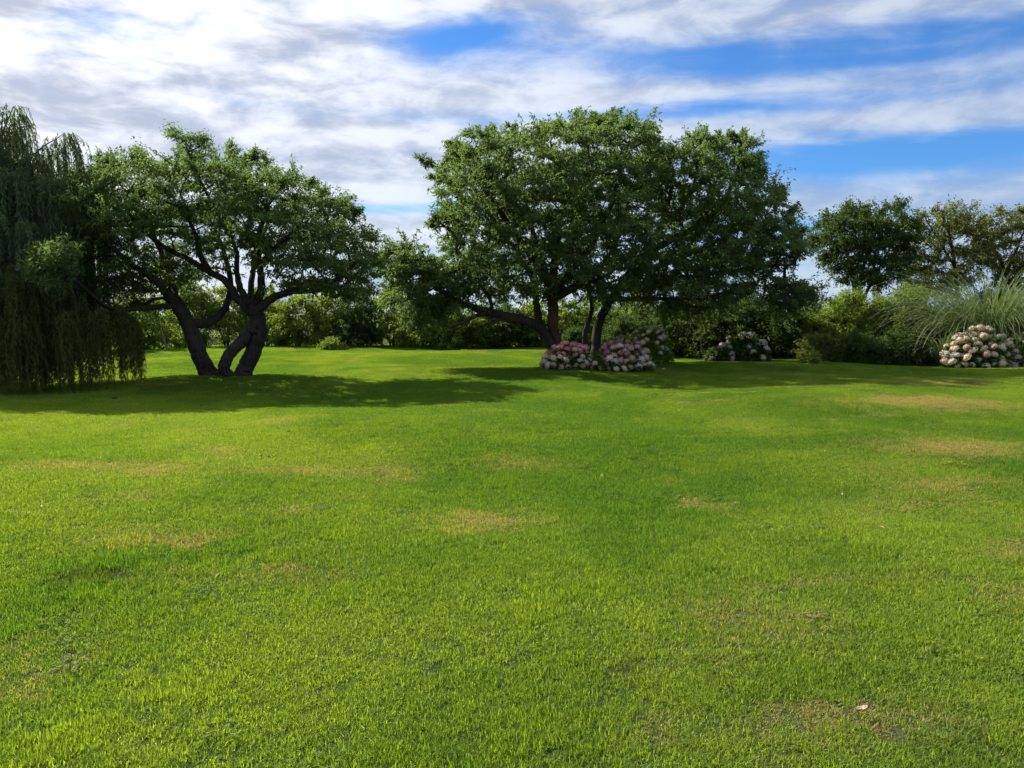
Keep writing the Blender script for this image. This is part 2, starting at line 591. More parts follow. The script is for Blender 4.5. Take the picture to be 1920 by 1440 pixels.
# ------------------------------------------------------------------ the ground and the grass
def make_ground():
    def axis(fine_lo, fine_hi, step, far):
        a = list(np.arange(fine_lo, fine_hi + 1e-6, step))
        k, s, out = fine_hi, step, []
        while k < far:
            s *= 1.5
            k += s
            out.append(k)
        lo, k, s = [], fine_lo, step
        while k > -far:
            s *= 1.5
            k -= s
            lo.append(k)
        return np.array(lo[::-1] + a + out)
    xs = axis(-30, 30, 0.25, 1500)
    ys = axis(-4, 44, 0.25, 1500)
    X, Y = np.meshgrid(xs, ys)
    Z = ground(X, Y)
    v = np.stack([X, Y, Z], -1).reshape(-1, 3)
    nx = len(xs)
    i = (np.arange(len(ys) - 1)[:, None] * nx + np.arange(nx - 1)[None]).ravel()
    q = np.stack([i, i + 1, i + nx + 1, i + nx], -1)
    st = lawn_state(v[:, 0], v[:, 1])
    o = link('lawn_ground', mesh('lawn_ground', v, [q], {'tone': st[0], 'dry': st[1], 'soil': st[2]}, smooth=True), M_TURF)
    o['kind'] = 'structure'


make_ground()


def grass_patch(seed, size, n, hmin, hmax, w, clover=0):
    rng = np.random.default_rng(seed)
    # tufts: blades gather in little bunches
    nt = n // 4
    tuft = (rng.random((nt, 2)) - 0.5) * size
    base = np.repeat(tuft, 4, 0) + rng.normal(0, 0.010, (nt * 4, 2))
    n = len(base)
    hgt = hmin + (hmax - hmin) * rng.random(n) ** 1.3
    tall = rng.random(n) < 0.03
    hgt[tall] *= 1.5
    ang = rng.random(n) * 2 * np.pi
    lean = np.abs(rng.normal(0.55, 0.40, n))
    d = np.stack([np.cos(ang), np.sin(ang)], -1)
    fa = ang + np.pi / 2 + rng.normal(0, 0.5, n)
    s = np.stack([np.cos(fa), np.sin(fa), np.zeros(n)], -1) * (w * (0.6 + 0.7 * rng.random(n)))[:, None] * 0.5
    b = np.concatenate([base, np.full((n, 1), -0.004)], -1)
    def at(tt, bend):
        off = d * (hgt * lean * bend)[:, None]
        return b + np.concatenate([off, (hgt * tt * (1 - 0.25 * lean * tt))[:, None]], -1)
    p1 = at(0.5, 0.30)
    p2 = at(1.0, 1.0)
    v = np.stack([b - s, b + s, p1 + s * 0.85, p1 - s * 0.85, p2], 1).reshape(-1, 3)
    k = np.arange(n)[:, None] * 5
    q = k + np.array([[0, 1, 2, 3]])
    t = k + np.array([[3, 2, 4]])
    rnd = np.repeat(rng.random(n), 5)
    faces = [q, t]
    if clover:
        # low trefoil leaves and broad weed leaves among the blades
        cp = np.concatenate([rng.normal(0, size * 0.22, (clover, 2)), rng.uniform(0.014, 0.034, (clover, 1))], -1)
        cp = np.repeat(cp, 3, 0)
        a = np.repeat(rng.random(clover) * 6.28, 3) + np.tile(np.arange(3) * 2.094, clover)
        ax = np.stack([np.cos(a), np.sin(a), rng.normal(0.1, 0.25, len(a))], -1)
        nr = np.array((0, 0, 1.0)) + rng.normal(0, 0.5, (len(a), 3))
        sz = np.repeat(rng.uniform(0.8, 1.5, clover), 3)
        v2, f2, _ = leaf_arrays(cp, ax, nr, 0.011 * sz, 0.010 * sz, rng, fold=0.1)
        faces.append(f2 + len(v))
        rnd = np.concatenate([rnd, np.full(len(v2), 0.4)])
        v = np.concatenate([v, v2])
    me = mesh('grass_patch', v, faces, {'rnd': rnd})
    me.materials.append(M_GRASS)
    return me


def make_grass():
    src = bpy.data.collections.new('grass_source')
    for k in range(8):
        src.objects.link(bpy.data.objects.new('grass_patch_%d' % k, grass_patch(100 + k, 0.30, 1900, 0.016, 0.040, 0.0038)))
    for k in range(2):
        src.objects.link(bpy.data.objects.new('grass_patch_8%d' % k, grass_patch(120 + k, 0.30, 1300, 0.016, 0.034, 0.0038, 60)))
    rng = np.random.default_rng(77)
    step = 0.235
    pts = []
    for y in np.arange(1.4, 41.0, step):
        half = 0.74 * y + 3.0
        xs = np.arange(-half, half, step)
        pts.append(np.stack([xs, np.full(len(xs), y)], -1))
    p = np.concatenate(pts)
    p = p + rng.uniform(-0.05, 0.05, p.shape)
    e = 0.15
    z = ground(p[:, 0], p[:, 1])
    gx = (ground(p[:, 0] + e, p[:, 1]) - ground(p[:, 0] - e, p[:, 1])) / (2 * e)
    gy = (ground(p[:, 0], p[:, 1] + e) - ground(p[:, 0], p[:, 1] - e)) / (2 * e)
    n = len(p)
    me = bpy.data.meshes.new('grass')
    me.vertices.add(n)
    me.vertices.foreach_set('co', np.column_stack([p, z]).astype(np.float32).ravel())
    rot = np.zeros((n, 3), np.float32)
    for i in range(n):
        q = Vector((-gx[i], -gy[i], 1)).to_track_quat('Z', 'Y').to_matrix() @ Matrix.Rotation(rng.random() * 6.283, 3, 'Z')
        rot[i] = q.to_euler()
    scl = np.empty((n, 3), np.float32)
    scl[:, 0] = scl[:, 1] = 1.0
    st = lawn_state(p[:, 0], p[:, 1])
    # taller, lusher turf where it is deep green, thin where it is dry or bare
    scl[:, 2] = (1.15 - 0.40 * st[0] + 0.20 * rng.random(n)) * (1 - 0.60 * st[1]) * (1 - 0.8 * st[2])
    scl[:, 2] *= np.where(rng.random(n) < 0.07, rng.uniform(1.25, 1.6, n), 1.0)
    for nm, ar in zip(('tone', 'dry', 'soil'), st):
        a = me.attributes.new(nm, 'FLOAT', 'POINT')
        a.data.foreach_set('value', ar.astype(np.float32))
    for nm, ar in (('rot', rot), ('scl', scl)):
        a = me.attributes.new(nm, 'FLOAT_VECTOR', 'POINT')
        a.data.foreach_set('vector', ar.ravel())
    a = me.attributes.new('pick', 'INT', 'POINT')
    pk = rng.integers(0, 8, n)
    cl = rng.random(n) < 0.02 + 0.10 * (fbm(p[:, 0] * 0.9, p[:, 1] * 0.9, 91) > 0.58)
    pk = np.where(cl, 8 + rng.integers(0, 2, n), pk)
    a.data.foreach_set('value', pk.astype(np.int32))
    me.materials.append(M_GRASS)
    o = link('grass', me)
    o['kind'] = 'stuff'
    tag(o, 'short mown green lawn grass with dry straw patches', 'grass')
    g = bpy.data.node_groups.new('grass_spread', 'GeometryNodeTree')
    g.interface.new_socket('Geometry', in_out='INPUT', socket_type='NodeSocketGeometry')
    g.interface.new_socket('Geometry', in_out='OUTPUT', socket_type='NodeSocketGeometry')
    gi = g.nodes.new('NodeGroupInput')
    go = g.nodes.new('NodeGroupOutput')
    ci = g.nodes.new('GeometryNodeCollectionInfo')
    ci.inputs['Collection'].default_value = src
    ci.inputs['Separate Children'].default_value = True
    ci.inputs['Reset Children'].default_value = True
    iop = g.nodes.new('GeometryNodeInstanceOnPoints')
    iop.inputs['Pick Instance'].default_value = True

    def named(nm, ty):
        nd = g.nodes.new('GeometryNodeInputNamedAttribute')
        nd.data_type = ty
        nd.inputs['Name'].default_value = nm
        return nd.outputs[0]
    g.links.new(gi.outputs[0], iop.inputs['Points'])
    g.links.new(ci.outputs[0], iop.inputs['Instance'])
    g.links.new(named('pick', 'INT'), iop.inputs['Instance Index'])
    er = g.nodes.new('FunctionNodeEulerToRotation')
    g.links.new(named('rot', 'FLOAT_VECTOR'), er.inputs[0])
    g.links.new(er.outputs[0], iop.inputs['Rotation'])
    g.links.new(named('scl', 'FLOAT_VECTOR'), iop.inputs['Scale'])
    g.links.new(iop.outputs[0], go.inputs[0])
    md = o.modifiers.new('spread', 'NODES')
    md.node_group = g


make_grass()


# ------------------------------------------------------------------ trees and shrubs
def in_poly(pt, poly):
    x, y = pt
    c = False
    n = len(poly)
    for i in range(n):
        x1, y1 = poly[i]
        x2, y2 = poly[(i + 1) % n]
        if (y1 > y) != (y2 > y) and x < (x2 - x1) * (y - y1) / (y2 - y1) + x1:
            c = not c
    return c


def edge_dist(pt, poly):
    best = 1e9
    p = np.array(pt, float)
    n = len(poly)
    for i in range(n):
        a = np.array(poly[i], float)
        b = np.array(poly[(i + 1) % n], float)
        t = np.clip(np.dot(p - a, b - a) / max(np.dot(b - a, b - a), 1e-9), 0, 1)
        best = min(best, float(np.linalg.norm(p - a - t * (b - a))))
    return best


def crown_points(poly, d0, thick, n, sep, rng, inset=12, reach=110, holes=(), shell=0.65):
    """clump centres filling a rounded volume whose side view is the given outline at distance d0"""
    us = [p[0] for p in poly]
    vs = [p[1] for p in poly]
    out = []
    tries = 0
    while len(out) < n and tries < n * 60:
        tries += 1
        p = (rng.uniform(min(us), max(us)), rng.uniform(min(vs), max(vs)))
        if not in_poly(p, poly) or any((p[0] - h[0]) ** 2 / h[2] ** 2 + (p[1] - h[1]) ** 2 / h[3] ** 2 < 1 for h in holes):
            continue
        e = edge_dist(p, poly)
        if e < inset:
            continue
        k = min((e - inset) / reach, 1.0)
        half = thick * math.sqrt(max(0.0, 1 - (1 - k) ** 2))
        s = rng.uniform(-1, 1)
        s = math.copysign(abs(s) ** shell, s)
        w = px(p[0], p[1], d0)
        q = w + np.array((0, s * half, 0))
        if out and np.min(np.linalg.norm(np.array(out) - q, axis=1)) < sep:
            continue
        out.append(q)
    return np.array(out)


def sprigs(poly, d0, thick, n, rng, out=(6, 26), below=None):
    """small clumps on shoots that stick out of the crown's outline"""
    cu = sum(p[0] for p in poly) / len(poly)
    cv = sum(p[1] for p in poly) / len(poly)
    segs = [(np.array(poly[i], float), np.array(poly[(i + 1) % len(poly)], float)) for i in range(len(poly))]
    w = np.array([np.linalg.norm(b - a) for a, b in segs])
    pts = []
    while len(pts) < n:
        a, b = segs[int(rng.choice(len(segs), p=w / w.sum()))]
        p = a + (b - a) * rng.random()
        if below is not None and p[1] > below:
            continue
        o = unit(p - np.array((cu, cv)) + np.array((0, -60.0)))
        dd = d0 + rng.uniform(-1, 1) * thick * 0.5
        far = rng.uniform(*out)
        for k in (0.0, 0.5, 1.0):
            q = p + o * far * k + rng.normal(0, 2.5, 2)
            pts.append(px(q[0], q[1], dd))
    return np.array(pts)


def dome_points(c, rx, ry, h, n, sep, rng, low=0.12):
    out = []
    tries = 0
    while len(out) < n and tries < n * 60:
        tries += 1
        u = rng.uniform(-1, 1, 3)
        u[2] = abs(u[2])
        r = np.linalg.norm(u)
        if r > 1 or r < 0.35:
            continue
        q = np.array((c[0] + u[0] * rx, c[1] + u[1] * ry, c[2] + h * (low + (0.95 - low) * u[2])))
        if out and np.min(np.linalg.norm(np.array(out) - q, axis=1)) < sep:
            continue
        out.append(q)
    return np.array(out)


def clump_leaves(centres, rad, twigs, per, llen, lwid, rng, flat=0.6, up=0.7, droop=0.25, centre=None, spread=0.05):
    """sprays of twigs with leaves round every clump centre; returns leaf arrays and twig lines"""
    C = np.repeat(centres, twigs, 0)
    n = len(C)
    R = np.repeat(rad, twigs)
    d = rng.normal(size=(n, 3))
    d[:, 2] = d[:, 2] * flat + 0.15
    if centre is not None:
        d += unit(C - centre) * 0.55
    d = unit(d)
    L = R * rng.uniform(0.50, 1.25, n)
    L = np.where(rng.random(n) < 0.04, L * 1.5, L)
    start = C + d * (R * 0.10)[:, None]
    end = C + d * L[:, None] + np.stack([np.zeros(n), np.zeros(n), -droop * np.minimum(L, R) * rng.random(n)], -1)
    t = (np.tile(np.arange(per), n) + rng.random(n * per)) / per
    t = 0.12 + 0.86 * t
    S = np.repeat(start, per, 0)
    E = np.repeat(end, per, 0)
    pos = S + (E - S) * t[:, None] + rng.normal(0, spread, (n * per, 3)) * (0.5 + 0.8 * t)[:, None]
    tw = unit(E - S)
    ax = unit(tw * 0.6 + rng.normal(0, 0.65, (n * per, 3)) + np.array((0, 0, -0.25)))
    nr = rng.normal(0, 0.55, (n * per, 3)) + np.array((0, 0, up))
    sz = rng.uniform(0.65, 1.25, n * per)
    # leaves of one clump share some of their tone
    tone = np.clip(np.repeat(np.repeat(rng.random(len(centres)), twigs), per) * 0.5 + rng.random(n * per) * 0.5, 0, 1)
    return leaf_arrays(pos, ax, nr, llen * sz, lwid * sz, rng, shade=tone), start, end


class Plant:
    """a woody plant: hand-laid stems, branches that reach for the leaf clumps, leaves"""
    def __init__(self, name, label, cat, base, bark, group=None, seed=1):
        self.base = np.array((base[0], base[1], float(ground(base[0], base[1]))))
        self.root = thing(name, label, cat, tuple(self.base), group)
        self.bark = bark
        self.rng = np.random.default_rng(seed)
        self.nodes = []          # (point, radius)

    def stem(self, ctrl, r0, r1, name='trunk', parent=None, sides=10, rough=0.10, n=None, flare=0.0, bark=None):
        pts = spline(ctrl, n or max(10, (7 if r0 > 0.12 else 4) * len(ctrl)))
        k = np.linspace(0, 1, len(pts))
        rad = r0 + (r1 - r0) * k ** 0.8
        if flare:
            rad = rad * (1 + flare * np.exp(-k * 14))
        t = Tubes()
        pts = pts + self.rng.normal(0, 0.07 * min(r0, 0.15), pts.shape) * (k[:, None] > 0.05)
        t.add(pts, rad, sides, rough, rng=self.rng)
        o = t.build(name, bark or self.bark, parent or self.root, self.base)
        for p, r in zip(pts, rad):
            self.nodes.append((p, r))
        return o

    def branches(self, centres, rtip=0.010, parent=None, name='branches', sides=5, cap=0.08):
        """a wandering branch from the nearest wood to every clump"""
        P = [n[0] for n in self.nodes]
        Rr = [n[1] for n in self.nodes]
        use = [0] * len(P)
        par = [-1] * len(P)
        A = np.array(P)
        d0 = [np.min(np.linalg.norm(A - c, axis=1)) for c in centres]
        paths = []
        for ci in np.argsort(d0):
            c = centres[ci]
            A = np.array(P)
            v = c - A
            dist = np.linalg.norm(v, axis=1)
            pen = dist + 0.9 * np.maximum(0, A[:, 2] - c[2]) + 0.25 * (np.array(Rr) < 0.0)
            k = int(np.argmin(pen))
            m = max(3, int(dist[k] / 0.35) + 2)
            t = np.linspace(0, 1, m)[:, None]
            line = A[k] * (1 - t) + c * t
            bow = self.rng.normal(0, 0.10, 3) * dist[k] + np.array((0, 0, 0.08 * dist[k]))
            line = line + np.sin(np.pi * t) * bow + self.rng.normal(0, 0.02, line.shape) * np.sin(np.pi * t) * min(1, dist[k])
            idx = [k]
            for q in line[1:]:
                P.append(q)
                Rr.append(-1.0)
                use.append(0)
                par.append(idx[-1])
                idx.append(len(P) - 1)
            paths.append((line, idx))
            j = idx[-1]
            while j != -1:
                use[j] += 1
                j = par[j]
        tb = Tubes()
        for line, idx in paths:
            r = np.array([min(cap, rtip * max(use[i], 1) ** 0.5) for i in idx])
            r[0] = min(r[0], r[1] * 1.3)
            tb.add(line, r, sides, 0.06, cap=False, rng=self.rng)
        if paths:
            o = tb.build(name, self.bark, parent or self.root, self.base)
            o['kind'] = 'stuff'
            return o

    def leaves(self, centres, rad, twigs, per, llen, lwid, mat, name='crown', parent=None, centre=None, twig_r=0.006, **kw):
        rad = np.broadcast_to(np.asarray(rad, float), (len(centres),)) * self.rng.uniform(0.75, 1.3, len(centres))
        (v, f, r), s, e = clump_leaves(centres, rad, twigs, per, llen, lwid, self.rng, centre=centre, **kw)
        o = link(name, mesh(name, v - self.base, [f], {'rnd': r}), mat, parent or self.root)
        if twig_r:
            n = len(s)
            ang = np.array([0, 2.094, 4.189])
            off = np.stack([np.cos(ang), np.sin(ang), np.zeros(3)], -1)
            a = s[:, None] + off * twig_r
            b = e[:, None] + off * twig_r * 0.4
            vv = np.concatenate([a, b], 1).reshape(-1, 3)
            k = np.arange(n)[:, None] * 6
            q = np.concatenate([k + np.array([[i, (i + 1) % 3, 3 + (i + 1) % 3, 3 + i]]) for i in range(3)])
            tw = link('twigs', mesh('twigs', vv - self.base, [q]), self.bark, o)
            tw['kind'] = 'stuff'
        return o


def build_left_tree():
    d = 19.0
    b = px(425, 711, d)
    t = Plant('spreading_tree', 'low spreading broad-crowned tree with several dark crooked trunks beside the willow', 'tree', (b[0], b[1]), M_BARK, seed=21)
    gz = lambda u, dd: np.array((px(u, 700, dd)[0], dd, float(ground(px(u, 700, dd)[0], dd)) - 0.06))
    P = px
    # left trunk
    t1 = t.stem([gz(396, 19.0), P(386, 690, 19.0), P(372, 660, 19.0), P(360, 625, 19.0), P(345, 590, 19.0), P(325, 560, 18.9)], 0.21, 0.16, flare=0.35, sides=12)
    t.stem([P(345, 590, 19.0), P(322, 560, 18.8), P(290, 525, 18.4), P(240, 490, 18.0), P(180, 440, 17.7)], 0.12, 0.04, 'limb', t1)
    t.stem([P(335, 575, 19.0), P(300, 575, 18.5), P(255, 580, 18.0), P(205, 578, 17.2), P(140, 525, 15.6)], 0.08, 0.03, 'limb', t1)
    t.stem([P(352, 605, 19.0), P(390, 605, 19.3), P(420, 580, 19.6), P(432, 540, 20.0), P(425, 490, 20.3), P(400, 420, 20.6)], 0.13, 0.05, 'limb', t1)
    t.stem([P(330, 565, 18.9), P(318, 520, 19.4), P(300, 470, 19.8), P(270, 400, 20.0)], 0.11, 0.04, 'limb', t1)
    # right trunk
    t2 = t.stem([gz(453, 19.1), P(461, 690, 19.1), P(477, 655, 19.1), P(485, 620, 19.1), P(480, 590, 19.1), P(474, 570, 19.1)], 0.20, 0.20, flare=0.3, sides=12)
    # bulging third trunk that curls up from the same root
    t3 = t.stem([gz(440, 18.9), P(424, 700, 18.75), P(421, 685, 18.7), P(432, 662, 18.75), P(455, 638, 18.9), P(474, 612, 19.0), P(480, 590, 19.1)], 0.14, 0.15, flare=0.15, sides=12)
    t.stem([gz(392, 18.95), gz(405, 18.92) + (0, 0, .09), gz(425, 18.95) + (0, 0, .08), gz(452, 19.0) + (0, 0, .06)], 0.10, 0.09, 'root', sides=8)
    t.stem([P(474, 590, 19.1), P(445, 560, 19.1), P(425, 530, 19.0), P(390, 508, 18.9), P(345, 482, 18.7), P(295, 455, 18.4), P(240, 400, 18.2)], 0.12, 0.04, 'limb', t2)
    t.stem([P(470, 575, 19.1), P(452, 545, 19.3), P(444, 510, 19.4), P(443, 470, 19.5), P(425, 430, 19.5), P(375, 340, 19.5), P(352, 285, 19.4)], 0.11, 0.025, 'limb', t2)
    t.stem([P(474, 575, 19.1), P(490, 540, 19.0), P(487, 500, 18.9), P(482, 455, 18.8), P(500, 390, 18.6)], 0.13, 0.04, 'limb', t2)
    t.stem([P(478, 590, 19.1), P(505, 562, 19.0), P(540, 548, 18.9), P(580, 535, 18.8), P(630, 525, 18.6), P(670, 490, 18.5)], 0.13, 0.04, 'limb', t2)
    t.stem([P(540, 548, 18.9), P(600, 545, 19.5), P(650, 535, 20.2)], 0.07, 0.03, 'limb', t2)
    t.stem([P(487, 500, 18.9), P(520, 460, 18.4), P(570, 420, 17.8)], 0.09, 0.03, 'limb', t2)
    t.stem([P(390, 508, 18.9), P(372, 470, 18.6), P(366, 440, 18.3), P(350, 400, 18.0)], 0.08, 0.03, 'limb', t2)
    t.stem([P(478, 600, 19.1), P(470, 560, 20.0), P(480, 480, 21.0), P(510, 400, 21.6)], 0.12, 0.04, 'limb', t2)
    poly = [(150, 345), (195, 308), (300, 303), (400, 306), (450, 296), (500, 320), (545, 325), (600, 362), (645, 382), (690, 425), (706, 465), (702, 510),
            (684, 566), (630, 566), (570, 560), (520, 548), (500, 520), (480, 470), (440, 455), (420, 510), (380, 530), (330, 540), (285, 565), (270, 610), (205, 625), (150, 600), (120, 500), (140, 420)]
    holes = [(335, 472, 52, 22), (463, 505, 24, 42)]
    c = crown_points(poly, 19.2, 2.5, 300, 0.50, t.rng, 12, 110, holes)
    c2 = crown_points([(312, 252), (345, 246), (398, 262), (392, 300), (365, 318), (348, 296)], 19.4, 0.4, 11, 0.2, t.rng, 2, 40)
    c4 = sprigs(poly, 19.2, 2.5, 60, t.rng, (2, 20), 480)
    c3 = crown_points([(50, 490), (80, 440), (135, 440), (150, 490), (110, 550), (70, 535)], 15.0, 0.4, 16, 0.22, t.rng, 8, 50)
    allc = np.concatenate([c, c2, c3, c4])
    t.branches(allc, 0.011)
    ctr = px(430, 520, 19.0)
    t.leaves(c, 0.56, 11, 32, 0.095, 0.036, M_ELM, centre=ctr, up=0.9, flat=0.36, spread=0.028)
    t.leaves(c2, 0.24, 8, 26, 0.080, 0.030, M_ELM, name='top_sprig', centre=px(360, 320, 19.4))
    t.leaves(c4, 0.22, 7, 22, 0.085, 0.032, M_ELM, name='outer_sprigs', spread=0.022, centre=ctr)
    t.leaves(c3, 0.27, 7, 26, 0.085, 0.030, M_ELM, name='front_spray', centre=px(150, 520, 15.2))


build_left_tree()


def build_centre_trees():
    P = lambda u, v, dd: px(u, v, dd * 6 / 7)
    d = 24.0
    b = px(1030, 668, d)
    t = Plant('tall_tree', 'tall rounded tree with reddish trunk and a long low left limb behind pink hydrangeas', 'tree', (b[0], b[1]), M_BARK, seed=31)
    gz = lambda u, dd: np.array((P(u, 660, dd)[0], dd * 6 / 7, float(ground(P(u, 660, dd)[0], dd * 6 / 7)) - 0.06))
    t1 = t.stem([gz(1050, 28.0), P(1044, 645, 28.0), P(1036, 610, 28.0), P(1037, 575, 28.0), P(1034, 545, 28.0)], 0.18, 0.16, flare=0.3, bark=M_BARK_RED)
    t2 = t.stem([gz(1046, 27.8), P(1033, 648, 27.7), P(1013, 618, 27.5), P(985, 602, 27.2), P(950, 594, 26.9), P(925, 588, 26.7)], 0.17, 0.12, flare=0.3)
    t.stem([P(925, 588, 26.7), P(890, 578, 26.5), P(850, 560, 26.3), P(800, 525, 26.2), P(762, 480, 26.1)], 0.14, 0.03, 'limb', t2)
    t.stem([P(935, 591, 26.8), P(900, 590, 26.0), P(870, 603, 25.6), P(845, 615, 25.4)], 0.08, 0.03, 'limb', t2)
    t.stem([P(950, 597, 26.9), P(925, 603, 26.6), P(900, 614, 26.4)], 0.06, 0.025, 'limb', t2)
    t.stem([P(922, 588, 26.7), P(918, 560, 26.9), P(890, 520, 27.2), P(860, 470, 27.4)], 0.08, 0.03, 'limb', t2)
    t.stem([P(1020, 640, 27.8), P(1010, 600, 28.1), P(1004, 560, 28.4), P(990, 500, 28.8), P(930, 420, 29.4), P(880, 340, 29.8)], 0.15, 0.05, 'limb', t2)
    t.stem([P(1034, 548, 28.0), P(1005, 490, 27.6), P(960, 430, 27.0), P(920, 370, 26.5), P(880, 320, 26.2)], 0.15, 0.04, 'limb', t1)
    t.stem([P(1035, 550, 28.0), P(1042, 480, 28.2), P(1050, 410, 28.4), P(1075, 330, 28.5), P(1100, 265, 28.5)], 0.17, 0.04, 'limb', t1)
    t.stem([P(1035, 552, 28.0), P(1070, 510, 27.4), P(1120, 440, 26.6), P(1150, 370, 26.0), P(1165, 300, 25.8)], 0.14, 0.04, 'limb', t1)
    t.stem([P(1036, 556, 28.0), P(1085, 530, 29.2), P(1140, 480, 30.2), P(1180, 400, 30.8)], 0.12, 0.04, 'limb', t1)
    t.stem([P(1035, 545, 28.0), P(1010, 470, 29.5), P(985, 380, 30.8), P(960, 300, 31.2)], 0.12, 0.04, 'limb', t1)
    t.stem([P(1036, 565, 28.0), P(1080, 540, 26.6), P(1130, 520, 25.2), P(1160, 500, 24.6)], 0.09, 0.03, 'limb', t1)
    poly = [(812, 310), (850, 302), (880, 262), (935, 244), (985, 270), (1040, 245), (1105, 232), (1188, 238), (1222, 265), (1232, 330), (1212, 380),
            (1222, 470), (1205, 545), (1100, 570), (1060, 545), (1000, 555), (950, 565), (890, 540), (850, 490), (832, 430), (826, 370), (838, 335)]
    c = crown_points(poly, 24.0, 3.6, 330, 0.62, t.rng, 9, 110, [(1035, 505, 22, 15), (955, 470, 20, 13), (1215, 392, 26, 22)])
    c5 = sprigs(poly, 24.0, 3.6, 75, t.rng, (4, 24), 450)
    c2 = crown_points([(718, 480), (755, 445), (800, 470), (850, 488), (900, 515), (905, 555), (860, 580), (840, 610), (785, 610), (745, 575), (725, 520)], 22.6, 1.3, 60, 0.46, t.rng, 7, 60)
    t.branches(np.concatenate([c, c2, c5]), 0.012)
    t.leaves(c5, 0.28, 7, 24, 0.105, 0.040, M_ASH, name='outer_sprigs', spread=0.022, centre=px(1035, 480, 24.0))
    t.leaves(np.concatenate([c, c2]), 0.62, 12, 32, 0.115, 0.045, M_ASH, centre=px(1035, 480, 24.0), up=0.9, flat=0.45, spread=0.030)

    b = P(1118, 660, 30.0)
    t = Plant('leaning_tree', 'dark wide tree leaning right out of the shaded shrubs behind mauve hydrangeas', 'tree', (b[0], b[1]), M_BARK, seed=41)
    t1 = t.stem([gz(1118, 30.0), P(1120, 620, 30.0), P(1140, 570, 30.0), P(1175, 520, 30.0), P(1212, 468, 30.0)], 0.17, 0.12, flare=0.3)
    t.stem([gz(1095, 29.6), P(1098, 620, 29.6), P(1110, 580, 29.7), P(1100, 530, 30.5)], 0.10, 0.06, 'trunk')
    t.stem([P(1212, 468, 30.0), P(1240, 425, 30.0), P(1250, 390, 30.0), P(1262, 330, 30.0), P(1250, 280, 30.0)], 0.15, 0.04, 'limb', t1)
    t.stem([P(1243, 420, 30.0), P(1275, 392, 29.8), P(1300, 350, 29.6), P(1310, 290, 29.5)], 0.10, 0.03, 'limb', t1)
    t.stem([P(1205, 478, 30.0), P(1280, 440, 29.6), P(1340, 400, 29.3), P(1380, 330, 29.0), P(1392, 275, 28.9)], 0.13, 0.03, 'limb', t1)
    t.stem([P(1180, 515, 30.0), P(1260, 490, 30.4), P(1350, 450, 30.8), P(1420, 400, 31.0)], 0.12, 0.04, 'limb', t1)
    t.stem([P(1165, 535, 30.0), P(1250, 525, 29.2), P(1350, 510, 28.4), P(1430, 500, 28.0), P(1490, 495, 27.8)], 0.12, 0.03, 'limb', t1)
    t.stem([P(1150, 560, 30.0), P(1240, 560, 28.6), P(1330, 560, 27.4)], 0.10, 0.03, 'limb', t1)
    poly = [(1205, 340), (1228, 268), (1290, 260), (1340, 274), (1388, 262), (1412, 312), (1415, 345), (1448, 358), (1468, 405), (1480, 450), (1502, 492),
            (1450, 508), (1430, 540), (1360, 580), (1230, 590), (1185, 550), (1195, 480), (1260, 430), (1250, 400), (1210, 380)]
    c = crown_points(poly, 24.9, 2.7, 280, 0.62, t.rng, 8, 100, [(1236, 392, 34, 26), (1345, 508, 18, 10)])
    c2 = crown_points([(1440, 530), (1500, 520), (1525, 545), (1490, 580), (1440, 590)], 24.6, 1.0, 22, 0.4, t.rng, 5, 40)
    c3 = crown_points([(1385, 300), (1412, 300), (1416, 318), (1390, 316)], 25.0, 0.2, 4, 0.2, t.rng, 1, 10)
    c = np.concatenate([c, c2, c3])
    c5 = sprigs(poly, 24.9, 2.7, 60, t.rng, (4, 24), 480)
    t.branches(np.concatenate([c, c5]), 0.012)
    t.leaves(c5, 0.28, 7, 24, 0.105, 0.040, M_ASH, name='outer_sprigs', spread=0.022, centre=px(1300, 500, 25.4))
    t.leaves(c, 0.62, 12, 32, 0.115, 0.045, M_ASH, centre=px(1300, 500, 25.4), up=0.9, flat=0.45, spread=0.030)


build_centre_trees()


